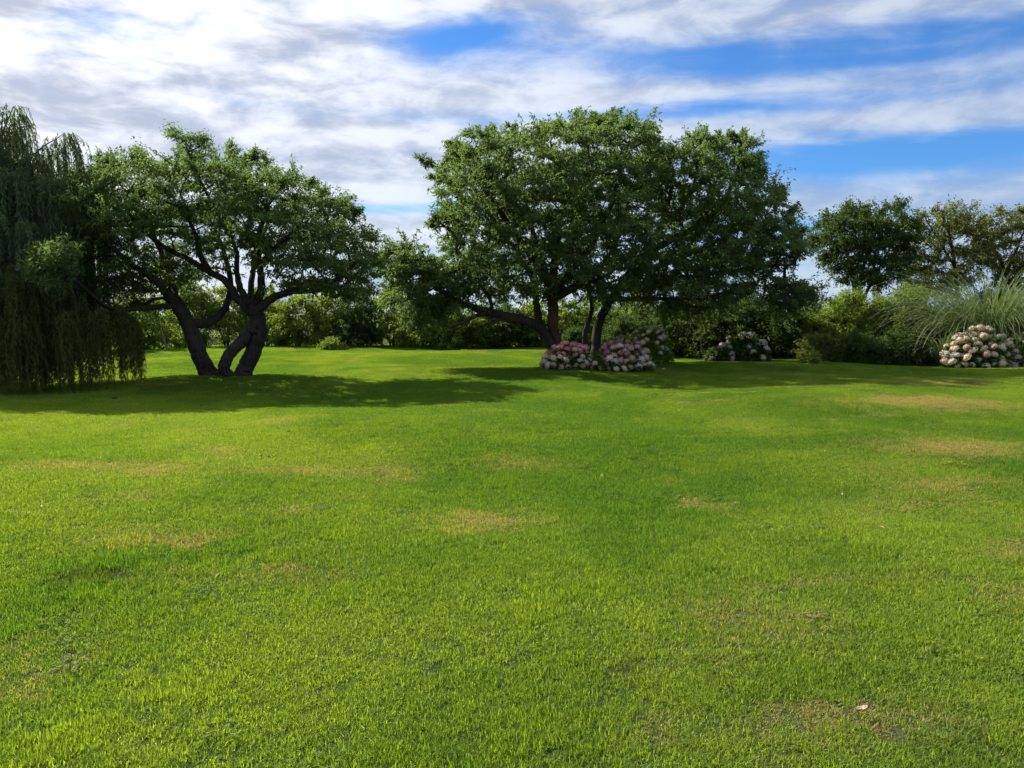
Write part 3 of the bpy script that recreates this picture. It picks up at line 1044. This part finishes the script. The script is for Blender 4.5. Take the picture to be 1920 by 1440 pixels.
def build_willow():
    cx, cy = px(-20, 700, 17.6)[0], 17.6
    t = Plant('weeping_willow', 'tall weeping willow with curtains of hanging strands sweeping the grass', 'tree', (cx, cy), M_BARK, seed=51)
    rng = t.rng
    g = t.base[2]
    c = np.array((cx, cy, g))
    tr = t.stem([c + (0, 0, -.06), c + (.1, .05, .9), c + (-.1, 0, 2.0), c + (.1, 0, 3.0)], 0.34, 0.26, flare=0.4, sides=12)
    tips = []
    heads = [(px(25, 200, 17.6), 0.55), (px(120, 250, 18.0), 0.6), (px(165, 315, 18.4), 0.5), (px(60, 290, 17.5), .6), (px(-60, 150, 17.8), .7), (px(-140, 190, 17.5), .7),
             (px(95, 330, 17.0), .5), (px(20, 330, 16.6), .6), (px(-60, 280, 16.4), .7), (px(175, 350, 19.8), .4), (px(120, 400, 18.2), .45), (px(90, 410, 16.8), .45),
             (px(50, 420, 16.0), .5), (px(-20, 400, 15.8), .6), (px(100, 300, 19.6), .6), (px(20, 240, 19.4), .7), (px(-100, 250, 19.4), .7), (px(-180, 330, 17.0), .7),
             (px(150, 480, 18.8), .4), (px(90, 500, 16.6), .4), (px(60, 510, 15.7), .45), (px(30, 520, 15.4), .5), (px(-150, 400, 15.8), .6), (px(-60, 480, 15.2), .6),
             (px(215, 575, 17.4), .45), (px(240, 600, 18.2), .4), (px(170, 585, 16.2), .5), (px(110, 590, 15.6), .5), (px(40, 600, 15.3), .5), (px(-20, 590, 15.1), .5)]
    for k in range(22):
        a = rng.random() * 2 * np.pi
        q = math.sqrt(rng.uniform(0.05, 1)) * 1.9
        heads.append((c + np.array((q * math.cos(a), q * math.sin(a), 5.4 - 0.42 * q * q + rng.normal(0, .2))), 0.6))
    extra = []
    for h, r in heads:
        m = c + np.array((0, 0, 2.7 + rng.random() * 0.4))
        mid = m * 0.45 + h * 0.55 + np.array((0, 0, 0.55))
        t.stem([m, mid, h], 0.05, 0.008, 'limb', tr, sides=6, n=10)
        for f in (0.55, 0.7, 0.85):
            extra.append((spline([m, mid, h], 21)[int(f * 20)], 0.35, 12))
    lv, lf, lr, off = [], [], [], 0
    st = Tubes()
    strands = []
    for h, r, cnt in [(h, r, 32) for h, r in heads] + extra:
        for k in range(cnt):
            a = rng.random() * 2 * np.pi
            rr = r * (0.35 + 0.9 * rng.random())
            out = unit(np.array((h[0] - cx, h[1] - cy, 0.0)) * 0.45 + np.array((np.cos(a), np.sin(a), 0)) * 1.0)
            top = h + out * rr * 0.35 + np.array((0, 0, rng.uniform(-.25, 0.10)))
            ln = rng.uniform(1.0, 3.8)
            if h[2] < 4.2:
                ln = rng.uniform(0.55, 1.0) * (h[2] - g - 0.05)
            ln = min(ln, top[2] - g - 0.08)
            arch = rng.uniform(0.15, 0.55) * r
            s = np.linspace(0, 1, 9)
            x = out * (arch * (1 - np.exp(-s * 6)))[:, None]
            line = top + x
            line[:, 2] += 0.16 * np.sin(np.minimum(s * 5, np.pi)) * np.exp(-s * 5) - ln * s ** 1.15
            line += np.cumsum(rng.normal(0, 0.018, line.shape), 0) * (s[:, None] > 0)
            strands.append((h, line, ln))
    lv2, lf2, lr2, off2 = [], [], [], 0
    for h, line, ln in strands:
        st.add(np.vstack([line]), np.linspace(0.006, 0.0025, 9), 3, cap=False, rng=rng)
        n = int(ln * 40)
        tt = rng.random(n) * 8
        i = np.minimum(tt.astype(int), 7)
        f = (tt - i)[:, None]
        pos = line[i] * (1 - f) + line[i + 1] * f
        ax = np.array((0, 0, -1.0)) + rng.normal(0, 0.42, (n, 3))
        nr = rng.normal(0, 1, (n, 3)) + np.array((0, 0, 0.3))
        sz = rng.uniform(0.7, 1.3, n)
        v, fa, r = leaf_arrays(pos, ax, nr, 0.105 * sz, 0.018 * sz, rng, shade=np.clip(rng.random() * 0.5 + rng.random(n) * 0.5, 0, 1))
        if h[2] < 2.6:
            lv2.append(v)
            lf2.append(fa + off2)
            lr2.append(r)
            off2 += len(v)
            continue
        lv.append(v)
        lf.append(fa + off)
        lr.append(r)
        off += len(v)
    cr = link('crown', mesh('crown', np.concatenate(lv) - t.base, [np.concatenate(lf)], {'rnd': np.concatenate(lr)}), M_WILLOW, t.root)
    link('low_curtain', mesh('low_curtain', np.concatenate(lv2) - t.base, [np.concatenate(lf2)], {'rnd': np.concatenate(lr2)}), M_BROWNISH, t.root)
    st.build('strands', M_BROWNISH, cr, t.base)


build_willow()


def shrub(name, label, u, d, top_v, w_px, mat, seed, group=None, n=60, llen=0.10, lwid=0.045, per=26, twigs=8, rad=0.42, bark=None, depth=None, stems=5, up=0.7, flat=0.8, cat='shrub', low=0.1):
    p = px(u, 650, d)
    h = px(u, top_v, d)[2]
    rx = w_px / F * d / 2
    ry = depth or rx
    t = Plant(name, label, cat, (p[0], d), bark or M_BARK, group, seed)
    h = h - t.base[2]
    c = dome_points(t.base, max(rx - rad * 0.6, 0.1), max(ry - rad * 0.6, 0.1), h - rad * 0.35, n, rad * 0.55, t.rng, low)
    for k in range(stems):
        a = k * 2.4 + t.rng.random()
        q = t.base + np.array((math.cos(a) * rx * 0.35, math.sin(a) * ry * 0.35, h * t.rng.uniform(0.45, 0.7)))
        t.stem([t.base + np.array((math.cos(a) * .08, math.sin(a) * .08, -0.05)), (t.base + q) / 2 + t.rng.normal(0, .06, 3), q], 0.035, 0.015, 'stem', sides=5, n=6)
    t.branches(c, 0.007)
    t.leaves(c, rad, twigs, per, llen, lwid, mat, name='foliage', centre=t.base + np.array((0, 0, h * 0.4)), up=up, flat=flat)
    return t


HG = 'tall leafy shrubs of the hedge along the far edge of the lawn'
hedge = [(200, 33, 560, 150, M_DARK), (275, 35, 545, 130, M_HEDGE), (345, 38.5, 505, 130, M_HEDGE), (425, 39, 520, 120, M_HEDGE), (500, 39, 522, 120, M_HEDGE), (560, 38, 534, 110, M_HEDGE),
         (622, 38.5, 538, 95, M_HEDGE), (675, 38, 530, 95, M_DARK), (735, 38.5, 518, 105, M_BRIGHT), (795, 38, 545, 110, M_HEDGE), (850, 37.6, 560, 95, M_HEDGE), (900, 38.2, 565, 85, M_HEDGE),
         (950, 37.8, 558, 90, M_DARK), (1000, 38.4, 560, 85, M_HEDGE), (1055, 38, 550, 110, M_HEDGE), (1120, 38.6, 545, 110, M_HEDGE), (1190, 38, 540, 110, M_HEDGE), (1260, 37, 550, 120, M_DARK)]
UNDER = 'light green hedge shrub seen under the low arching limb of the tall tree'
HEDGE_LABEL = {275: 'light green hedge shrub behind the pale wooden stake', 345: 'tall light green hedge shrub behind the spreading tree, left of its trunks',
               425: 'light green hedge shrub seen in the fork between the trunks of the spreading tree', 500: 'light green hedge shrub just past the right trunk of the spreading tree',
               560: 'light green hedge shrub below the right limb of the spreading tree', 622: 'light green hedge shrub directly behind the small rounded shrub',
               795: 'light green hedge shrub behind the foliage of the low left limb', 850: UNDER, 900: UNDER, 1000: UNDER,
               1055: 'light green hedge shrub directly behind the reddish trunk', 1120: 'light green hedge shrub behind the trunk of the leaning tree',
               1190: 'light green hedge shrub beyond the yellowish-flowered hydrangea',
               200: 'dark green hedge shrub half hidden behind the weeping willow', 675: 'tall dark green hedge shrub next to the yellow-green topped one',
               950: 'dark green hedge shrub under the low arching limb of the tall tree', 1260: 'dark green hedge shrub at the end of the hedge behind the shaded thicket',
               735: 'yellow-green topped shrub standing out of the far hedge between the two big trees'}
for i, (u, d, tv, w, mt) in enumerate(hedge):
    lab, grp = HEDGE_LABEL[u], HG
    shrub('hedge_shrub', lab, u, d, tv, w, mt, 200 + i, grp, n=60, llen=0.15, lwid=0.06, per=20, rad=0.50, depth=1.6)

shrub('round_shrub', 'small low rounded shrub alone at the foot of the far hedge', 622, 35.2, 633, 50, M_HEDGE, 301, n=24, llen=0.10, lwid=0.04, per=24, rad=0.26, stems=3)
shrub('clipped_shrub', 'dense rounded green bush behind the reddish tree trunk', 1078, 33.0, 612, 62, M_DARK, 302, n=60, llen=0.07, lwid=0.04, per=40, rad=0.28, stems=3)
# shaded thicket under the leaning tree
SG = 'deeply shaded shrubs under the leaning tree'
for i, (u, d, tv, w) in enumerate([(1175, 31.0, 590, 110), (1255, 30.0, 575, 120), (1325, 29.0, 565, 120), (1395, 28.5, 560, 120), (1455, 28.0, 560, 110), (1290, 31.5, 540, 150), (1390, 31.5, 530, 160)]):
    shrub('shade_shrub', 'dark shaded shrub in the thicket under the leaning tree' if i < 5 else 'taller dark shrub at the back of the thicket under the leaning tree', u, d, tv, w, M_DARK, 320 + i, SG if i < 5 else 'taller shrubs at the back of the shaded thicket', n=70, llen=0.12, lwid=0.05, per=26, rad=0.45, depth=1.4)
# right-hand shrubbery
shrub('willow_leaved_shrub', 'light green narrow-leaved shrub next to the shaded thicket', 1512, 28.4, 556, 130, M_BRIGHT, 341, n=80, llen=0.12, lwid=0.032, per=30, rad=0.42, depth=1.2)
shrub('willow_leaved_shrub', 'broad bright green narrow-leaved shrub below the dark round-crowned tree', 1592, 27.6, 538, 180, M_BRIGHT, 342, n=130, llen=0.12, lwid=0.032, per=32, rad=0.42, depth=1.3)
shrub('willow_leaved_shrub', 'bright green narrow-leaved shrub beside the big pampas grass', 1692, 27.2, 524, 170, M_BRIGHT, 343, n=120, llen=0.12, lwid=0.032, per=32, rad=0.42, depth=1.3)
shrub('low_shrub', 'low dark shrub with reddish stems at the lawn edge', 1535, 25.4, 625, 80, M_BROWNISH, 344, n=45, llen=0.08, lwid=0.035, per=26, rad=0.30, depth=0.7, bark=M_BARK_RED)
shrub('low_shrub', 'low dark green shrub in front of the bright narrow-leaved shrubs', 1610, 25.0, 622, 110, M_DARK, 345, n=70, llen=0.09, lwid=0.035, per=28, rad=0.32, depth=0.8)
shrub('low_shrub', 'low dark shrub between the narrow-leaved shrubs and the small pampas tuft', 1695, 24.8, 612, 110, M_DARK, 346, n=70, llen=0.09, lwid=0.035, per=28, rad=0.32, depth=0.8)
shrub('small_weed', 'little bright green leafy weed at the shrubbery foot', 1523, 24.0, 660, 26, M_BRIGHT, 347, n=10, llen=0.09, lwid=0.04, per=12, rad=0.14, depth=0.2, stems=2, cat='plant')
shrub('screen_shrub', 'broad dark shrub behind the big pampas grass', 1870, 28.0, 530, 200, M_DARK, 348, n=110, llen=0.11, lwid=0.04, per=28, rad=0.45, depth=1.2)
shrub('screen_shrub', 'dark shrub behind the right end of the pale hydrangeas', 1985, 27.0, 540, 170, M_DARK, 349, n=90, llen=0.11, lwid=0.04, per=28, rad=0.45, depth=1.2)


def build_right_trees():
    P = px

    def gz(u, dd):
        q = px(u, 660, dd)
        return np.array((q[0], dd, float(ground(q[0], dd)) - 0.06))
    b = px(1612, 650, 30.5)
    t = Plant('round_crowned_tree', 'dark round-crowned tree with pale stems rising behind the bright shrubs', 'tree', (b[0], b[1]), M_BARK, seed=61)
    a = t.stem([gz(1610, 30.5), P(1608, 600, 30.5), P(1602, 545, 30.5), P(1590, 480, 30.4), P(1570, 430, 30.3)], 0.12, 0.05, bark=M_BARK_PALE)
    a2 = t.stem([gz(1618, 30.6), P(1622, 600, 30.6), P(1612, 540, 30.6), P(1625, 480, 30.6), P(1640, 420, 30.6)], 0.12, 0.05, bark=M_BARK_PALE)
    t.stem([P(1618, 560, 30.6), P(1650, 500, 31), P(1680, 440, 31.2)], 0.07, 0.03, 'limb', a2)
    poly = [(1515, 450), (1548, 405), (1590, 385), (1640, 392), (1680, 382), (1695, 410), (1712, 420), (1705, 470), (1680, 520), (1640, 545), (1590, 535), (1560, 490), (1535, 470)]
    c = crown_points(poly, 30.5, 1.8, 105, 0.52, t.rng, 5, 70, [(1560, 520, 22, 20), (1665, 500, 10, 10)])
    t.branches(c, 0.010)
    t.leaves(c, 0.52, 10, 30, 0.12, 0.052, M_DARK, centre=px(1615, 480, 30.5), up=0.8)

    b = px(1800, 650, 31.5)
    t = Plant('open_crowned_tree', 'thin open tree with sky showing through behind the big pampas grass', 'tree', (b[0], b[1]), M_BARK, seed=62)
    a = t.stem([gz(1800, 31.5), P(1795, 560, 31.5), P(1790, 500, 31.5), P(1780, 440, 31.4), P(1765, 400, 31.3)], 0.11, 0.03, bark=M_BARK_RED)
    t.stem([P(1790, 500, 31.5), P(1760, 450, 31), P(1735, 410, 30.8)], 0.05, 0.02, 'limb', a)
    t.stem([P(1793, 540, 31.5), P(1830, 470, 31.6), P(1845, 415, 31.6)], 0.06, 0.02, 'limb', a)
    c = crown_points([(1690, 490), (1725, 420), (1740, 384), (1760, 392), (1790, 395), (1830, 388), (1860, 420), (1850, 500), (1790, 550), (1700, 550)], 31.4, 1.5, 105, 0.42, t.rng, 4, 60,
                     [(1765, 465, 22, 18), (1722, 470, 14, 14), (1812, 450, 10, 16)])
    t.branches(c, 0.010)
    t.leaves(c, 0.48, 8, 26, 0.12, 0.046, M_BROWNISH, centre=px(1790, 460, 31.4), up=0.8)

    b = px(1900, 650, 31.0)
    t = Plant('open_crowned_tree', 'olive tree with bent bare branches right of the thin open tree', 'tree', (b[0], b[1]), M_BARK, seed=63)
    a = t.stem([gz(1905, 31.0), P(1900, 560, 31.0), P(1880, 500, 31.0), P(1860, 460, 30.9), P(1830, 420, 30.8)], 0.11, 0.03)
    t.stem([P(1885, 510, 31.0), P(1905, 470, 31), P(1925, 420, 31)], 0.07, 0.03, 'limb', a)
    t.stem([P(1865, 465, 31.0), P(1890, 455, 30.6), P(1920, 450, 30.4)], 0.05, 0.02, 'limb', a)
    c = crown_points([(1838, 440), (1850, 400), (1890, 392), (1950, 390), (2020, 410), (2030, 480), (1980, 550), (1900, 560), (1870, 500), (1850, 460)], 31.0, 1.5, 105, 0.42, t.rng, 4, 60, [(1885, 455, 20, 14), (1912, 480, 16, 12)])
    t.branches(c, 0.010)
    t.leaves(c, 0.48, 8, 26, 0.12, 0.046, M_BROWNISH, centre=px(1920, 460, 31.0), up=0.8)


build_right_trees()


def pampas(name, label, u, d, n, length, seed, spread=1.0, start_h=0.15):
    p = px(u, 680, d)
    base = np.array((p[0], d, float(ground(p[0], d))))
    root = thing(name, label, 'grass clump', tuple(base))
    rng = np.random.default_rng(seed)
    seg = 9
    a = rng.random(n) * 2 * np.pi
    out = np.stack([np.cos(a), np.sin(a), np.zeros(n)], -1)
    b0 = out * (rng.random(n) ** 0.5 * 0.35 * spread)[:, None] + np.array((0, 0, 0.0))
    L = length * rng.uniform(0.55, 1.15, n)
    tilt0 = rng.uniform(0.02, 0.55, n)
    curl = rng.uniform(1.3, 2.7, n)
    side = np.stack([-np.sin(a), np.cos(a), np.zeros(n)], -1)
    pts = [b0]
    cur = b0
    sway = rng.normal(0, 0.25, n)
    for k in range(1, seg):
        s = (k - 0.5) / (seg - 1)
        ang = tilt0 + curl * s ** 1.6
        d3 = out * np.sin(ang)[:, None] + np.array((0, 0, 1.0)) * np.cos(ang)[:, None] + side * (sway * s)[:, None]
        cur = cur + unit(d3) * (L / (seg - 1))[:, None]
        cur[:, 2] = np.maximum(cur[:, 2], 0.01)
        pts.append(cur)
    pts = np.stack(pts, 1)
    w = 0.013 * (1 - np.linspace(0, 1, seg) ** 2.2) + 0.001
    tw = unit(side + rng.normal(0, .25, (n, 3)))
    v = np.stack([pts - tw[:, None] * w[None, :, None], pts + tw[:, None] * w[None, :, None]], 2).reshape(-1, 3)
    i = (np.arange(n)[:, None] * seg * 2 + np.arange(seg - 1)[None] * 2).ravel()
    q = np.stack([i, i + 1, i + 3, i + 2], -1)
    me = mesh('blades', v, [q], {'rnd': np.repeat(rng.random(n), seg * 2)})
    link('blades', me, M_PAMPAS, root)
    dead = n // 6
    ii = rng.choice(n, dead, replace=False)
    vv = pts[ii] * np.array((0.9, 0.9, 0.75))
    v2 = np.stack([vv - tw[ii][:, None] * w[None, :, None], vv + tw[ii][:, None] * w[None, :, None]], 2).reshape(-1, 3)
    i = (np.arange(dead)[:, None] * seg * 2 + np.arange(seg - 1)[None] * 2).ravel()
    link('dry_blades', mesh('dry_blades', v2, [np.stack([i, i + 1, i + 3, i + 2], -1)], {'rnd': np.repeat(rng.random(dead), seg * 2)}), M_BROWNISH, root)
    return root, base


pampas('pampas_grass', 'big fountain-like pampas grass clump with long arching blades', 1850, 25.4, 2000, 4.1, 71, 1.9)
pampas('pampas_grass', 'small arching pampas tuft beside the pale hydrangea', 1768, 24.3, 260, 1.75, 72, 0.6)


# ------------------------------------------------------------------ hydrangeas
def bloom_mesh(name, seed, mat):
    rng = np.random.default_rng(seed)
    n = 46
    k = np.arange(n) + 0.5
    ph = np.arccos(1 - 1.75 * k / n)
    th = np.pi * (1 + 5 ** 0.5) * k
    nrm = np.stack([np.cos(th) * np.sin(ph), np.sin(th) * np.sin(ph), np.cos(ph)], -1)
    nrm = unit(nrm + rng.normal(0, 0.10, nrm.shape))
    rad = rng.uniform(0.88, 1.08, n)
    c = nrm * rad[:, None] * np.array((1, 1, 0.82))
    t1 = unit(np.cross(nrm, rng.normal(size=(n, 3))))
    t2 = np.cross(nrm, t1)
    s = rng.uniform(0.17, 0.25, n)[:, None]
    v = np.stack([c + t1 * s, c + t2 * s, c - t1 * s, c - t2 * s, c - nrm * 0.10], 1).reshape(-1, 3)
    b = np.arange(n)[:, None] * 5
    f = np.concatenate([b + np.array([[i, (i + 1) % 4, 4]]) for i in range(4)])
    r = np.repeat(rng.random(n), 5)
    # pale core under the florets
    m, kk = 5, 8
    core = [np.array((0, 0, .70))]
    for i in range(1, m):
        z = math.cos(math.pi * 0.9 * i / m)
        q = math.sin(math.pi * 0.9 * i / m)
        core += [np.array((0.82 * q * math.cos(6.283 * j / kk), 0.82 * q * math.sin(6.283 * j / kk), 0.70 * z)) for j in range(kk)]
    o = len(v)
    tri = [[o, o + 1 + j, o + 1 + (j + 1) % kk] for j in range(kk)]
    for i in range(m - 2):
        for j in range(kk):
            a, bb = o + 1 + i * kk + j, o + 1 + i * kk + (j + 1) % kk
            tri += [[a, a + kk, bb + kk], [a, bb + kk, bb]]
    v = np.concatenate([v, np.array(core)])
    r = np.concatenate([r, np.full(len(core), 0.2)])
    me = mesh(name, v, [np.concatenate([f, np.array(tri)])], {'rnd': r})
    me.materials.append(mat)
    return me


BL = {k: [bloom_mesh('bloom_' + k, i * 10 + j, m) for j in range(2)] for i, (k, m) in enumerate(
    [('pink', M_PINK), ('mauve', M_MAUVE), ('dusty', M_DUSTY), ('cream', M_CREAM), ('white', M_WHITE)])}


def hydrangea(label, u, d, w_px, h, n, palette, seed, br=0.10, depth=None, top_bias=0.0, leafmat=None, group=None, low=0.02, leaves=2600):
    """palette(rel_x, rel_z, rng) -> colour key"""
    p = px(u, 690, d)
    base = np.array((p[0], d, float(ground(p[0], d))))
    root = thing('hydrangea_bush', label, 'flower bush', tuple(base), group)
    rng = np.random.default_rng(seed)
    rx = w_px / F * d / 2
    ry = depth or rx * 0.8
    # woody stems
    tb = Tubes()
    spots = []
    tries = 0
    while len(spots) < n and tries < 9000:
        tries += 1
        v = unit(rng.normal(size=3))
        v[2] = abs(v[2])
        if v[1] > 0.75:
            continue
        if v[2] < low or rng.random() < top_bias * (1 - v[2]):
            continue
        k = rng.uniform(0.86, 1.04)
        q = np.array((v[0] * rx * k, v[1] * ry * k, max(br * 0.9, (0.10 + 0.90 * v[2]) * h * k - br * .4)))
        if spots and np.min(np.linalg.norm(np.array([s[0] for s in spots]) - q, axis=1)) < br * 1.55:
            continue
        spots.append((q, v))
    for q, v in spots:
        a = np.array((q[0] * 0.25, q[1] * 0.25, -0.03))
        tb.add(spline([a, a * 0.4 + q * 0.6 * np.array((1, 1, .8)), q], 5), np.linspace(0.010, 0.005, 5), 4, cap=False, rng=rng)
    tb.build('stems', M_BROWNISH, root)
    # big ovate leaves
    v = unit(rng.normal(size=(leaves, 3)))
    v[:, 2] = np.abs(v[:, 2])
    k = rng.uniform(0.35, 0.97, leaves) ** 0.5
    pos = np.stack([v[:, 0] * rx * k, v[:, 1] * ry * k, np.maximum(0.03, (0.03 + 0.92 * v[:, 2]) * h * k)], -1)
    ax = v * np.array((1, 1, 0.3)) + rng.normal(0, 0.6, (leaves, 3))
    nr = v * 0.6 + np.array((0, 0, 0.7)) + rng.normal(0, 0.35, (leaves, 3))
    sz = rng.uniform(0.6, 1.2, leaves)
    vv, f, r = leaf_arrays(pos, ax, nr, 0.14 * sz, 0.085 * sz, rng, fold=0.15)
    link('foliage', mesh('foliage', vv, [f], {'rnd': r}), leafmat or M_HYDLEAF, root)
    for q, v in spots:
        key = palette(q[0] / rx, q[2] / h, rng)
        o = link('flower_head', BL[key][int(rng.integers(2))], None, root, tuple(q))
        s = br * rng.uniform(0.78, 1.2)
        o.scale = (s, s, s * rng.uniform(0.85, 1.0))
        o.rotation_euler = (-v[1] * 0.7 + rng.normal(0, .2), v[0] * 0.7 + rng.normal(0, .2), rng.random() * 6.28)
    return root


def pick(rng, **w):
    ks = list(w)
    p = np.array([w[k] for k in ks], float)
    return ks[int(rng.choice(len(ks), p=p / p.sum()))]


hydrangea('hydrangea mound with bright pink flower heads on top at the foot of the reddish trunk', 1066, 21.5, 98, 0.76, 68,
          lambda x, z, r: pick(r, pink=8, dusty=2) if z > 0.55 else pick(r, dusty=5, white=3, cream=1, mauve=1), 81, 0.105)
hydrangea('low gap-filling hydrangea with few cream and dusty flower heads between pink and mauve mounds', 1120, 21.4, 70, 0.48, 28,
          lambda x, z, r: pick(r, dusty=5, cream=3, mauve=2), 82, 0.095)
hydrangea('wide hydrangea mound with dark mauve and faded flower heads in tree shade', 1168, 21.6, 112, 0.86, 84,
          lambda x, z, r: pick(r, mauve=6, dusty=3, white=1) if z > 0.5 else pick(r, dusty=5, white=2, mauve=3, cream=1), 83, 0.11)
hydrangea('hydrangea bush with yellowish sunlit flower heads behind the mauve mound', 1215, 24.6, 90, 1.2, 40,
          lambda x, z, r: pick(r, cream=8, white=1), 84, 0.10, leafmat=M_BRIGHT, low=0.2)
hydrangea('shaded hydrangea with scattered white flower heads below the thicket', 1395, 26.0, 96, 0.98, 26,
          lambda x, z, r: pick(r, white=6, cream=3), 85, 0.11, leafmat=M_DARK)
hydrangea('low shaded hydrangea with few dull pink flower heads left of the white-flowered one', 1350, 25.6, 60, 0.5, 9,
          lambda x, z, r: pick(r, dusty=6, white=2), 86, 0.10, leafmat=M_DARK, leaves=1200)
hydrangea('big hydrangea mound crowded with pale pink and cream flower heads beside the small pampas tuft', 1835, 23.4, 128, 1.26, 96,
          lambda x, z, r: pick(r, cream=8, dusty=2, white=2) if z > 0.35 else pick(r, cream=5, white=4), 87, 0.115)
hydrangea('greener hydrangea with scattered white flower heads beside the pale pink mound', 1910, 23.6, 120, 1.15, 40,
          lambda x, z, r: pick(r, white=6, cream=3), 88, 0.105, leafmat=M_BRIGHT)
hydrangea('leafy hydrangea past the greener white-flowered one', 1990, 23.8, 110, 1.1, 30,
          lambda x, z, r: pick(r, white=6, cream=3), 89, 0.105)


# ------------------------------------------------------------------ small things on the grass
def dry_leaf(u, v, size, rz, label, mat):
    x, y = on_lawn(u, v)
    z = float(ground(x, y)) + 0.045
    rng = np.random.default_rng(int(u))
    n = 7
    s = np.linspace(-1, 1, n)
    w = 0.42 * np.sqrt(np.clip(1 - s ** 2, 0, 1)) + 0.02
    top = np.stack([s, w, 0.22 * s ** 2 + 0.20 * w], -1)
    mid = np.stack([s, w * 0, 0.22 * s ** 2], -1)
    bot = np.stack([s, -w, 0.22 * s ** 2 + 0.20 * w], -1)
    vv = np.concatenate([top, mid, bot]) * size + rng.normal(0, size * 0.02, (3 * n, 3))
    low = vv - np.array((0, 0, 0.004))
    i = np.arange(n - 1)
    q1 = np.concatenate([np.stack([i, i + n, i + n + 1, i + 1], -1), np.stack([i + n, i + 2 * n, i + 2 * n + 1, i + n + 1], -1)])
    o = link('dry_leaf', mesh('dry_leaf', np.concatenate([vv, low]), [q1, q1[:, ::-1] + 3 * n]), mat)
    o.location = (x, y, z)
    o.rotation_euler = (0.1, -0.1, rz)
    tag(o, label, 'leaf')


M_DRYLEAF = bark_mat('dry_leaf', (0.30, 0.22, 0.13), (0.55, 0.44, 0.30), 12)
dry_leaf(1613, 1384, 0.026, 0.2, 'pale tan curled dry leaf lying on the foreground grass', M_DRYLEAF)

def litter():
    rng = np.random.default_rng(95)
    spots = []
    for (u, d, r, k) in ((425, 18.6, 3.2, 150), (60, 15.2, 2.5, 90), (1050, 22.8, 4.0, 170), (1300, 23.5, 4.0, 120), (1700, 22.5, 3.0, 90), (960, 9.0, 5.0, 40)):
        c = px(u, 700, d)
        a = rng.random(k) * 6.28
        q = np.sqrt(rng.random(k)) * r
        spots.append(np.stack([c[0] + np.cos(a) * q, d + np.sin(a) * q], -1))
    xy = np.concatenate(spots)
    n = len(xy)
    pos = np.column_stack([xy, ground(xy[:, 0], xy[:, 1]) + 0.034])
    ax = np.concatenate([rng.normal(size=(n, 2)), rng.normal(0, 0.2, (n, 1))], -1)
    v, f, r = leaf_arrays(pos, ax, np.array((0, 0, 1.0)) + rng.normal(0, .4, (n, 3)), rng.uniform(.04, .08, n), rng.uniform(.018, .035, n), rng, fold=0.3)
    o = link('fallen_leaves', mesh('fallen_leaves', v, [f], {'rnd': r}), M_LITTER)
    o['kind'] = 'stuff'
    tag(o, 'small dry fallen leaves scattered on the grass under the trees', 'fallen leaves')


M_LITTER = leaf_mat('fallen_leaf', (0.14, 0.09, 0.04), (0.42, 0.32, 0.13), (0.2, 0.14, 0.05), 0.15)
litter()

def dark_lump(u, v, size):
    x, y = on_lawn(u, v)
    rng = np.random.default_rng(97)
    rings, k = 6, 10
    vv = [np.array((0, 0, 1.0))]
    for i in range(1, rings):
        a = math.pi * i / rings
        vv += [np.array((math.sin(a) * math.cos(6.283 * j / k), math.sin(a) * math.sin(6.283 * j / k), math.cos(a))) for j in range(k)]
    vv.append(np.array((0, 0, -1.0)))
    vv = np.array(vv)
    vv = vv * (1 + rng.normal(0, 0.10, (len(vv), 1))) * np.array((1.2, 0.8, 0.55)) * size
    tri = [[0, 1 + j, 1 + (j + 1) % k] for j in range(k)]
    for i in range(rings - 2):
        for j in range(k):
            a, b = 1 + i * k + j, 1 + i * k + (j + 1) % k
            tri += [[a, a + k, b + k], [a, b + k, b]]
    e = len(vv) - 1
    tri += [[e, e - k + (j + 1) % k, e - k + j] for j in range(k)]
    o = link('earth_lump', mesh('earth_lump', vv, [np.array(tri)], smooth=True), M_BARK)
    o.location = (x, y, float(ground(x, y)) + size * 0.4)
    tag(o, 'small dark lump lying on the shaded grass in front of the willow', 'earth lump')


dark_lump(215, 750, 0.055)

t = Plant('garden_stake', 'short pale wooden stake standing in front of the far hedge behind the spreading tree', 'stake', (px(309, 650, 33.5)[0], 33.5), M_BARK_PALE, seed=90)
q = t.base
t.stem([q + (0.10, 0, -.05), q + (0.02, 0, .3), q + (-0.08, 0, .75)], 0.05, 0.04, 'post', sides=7)
t.stem([q + (-0.07, 0, .70), q + (-0.16, 0, .85)], 0.03, 0.02, 'cut_branch', sides=6)
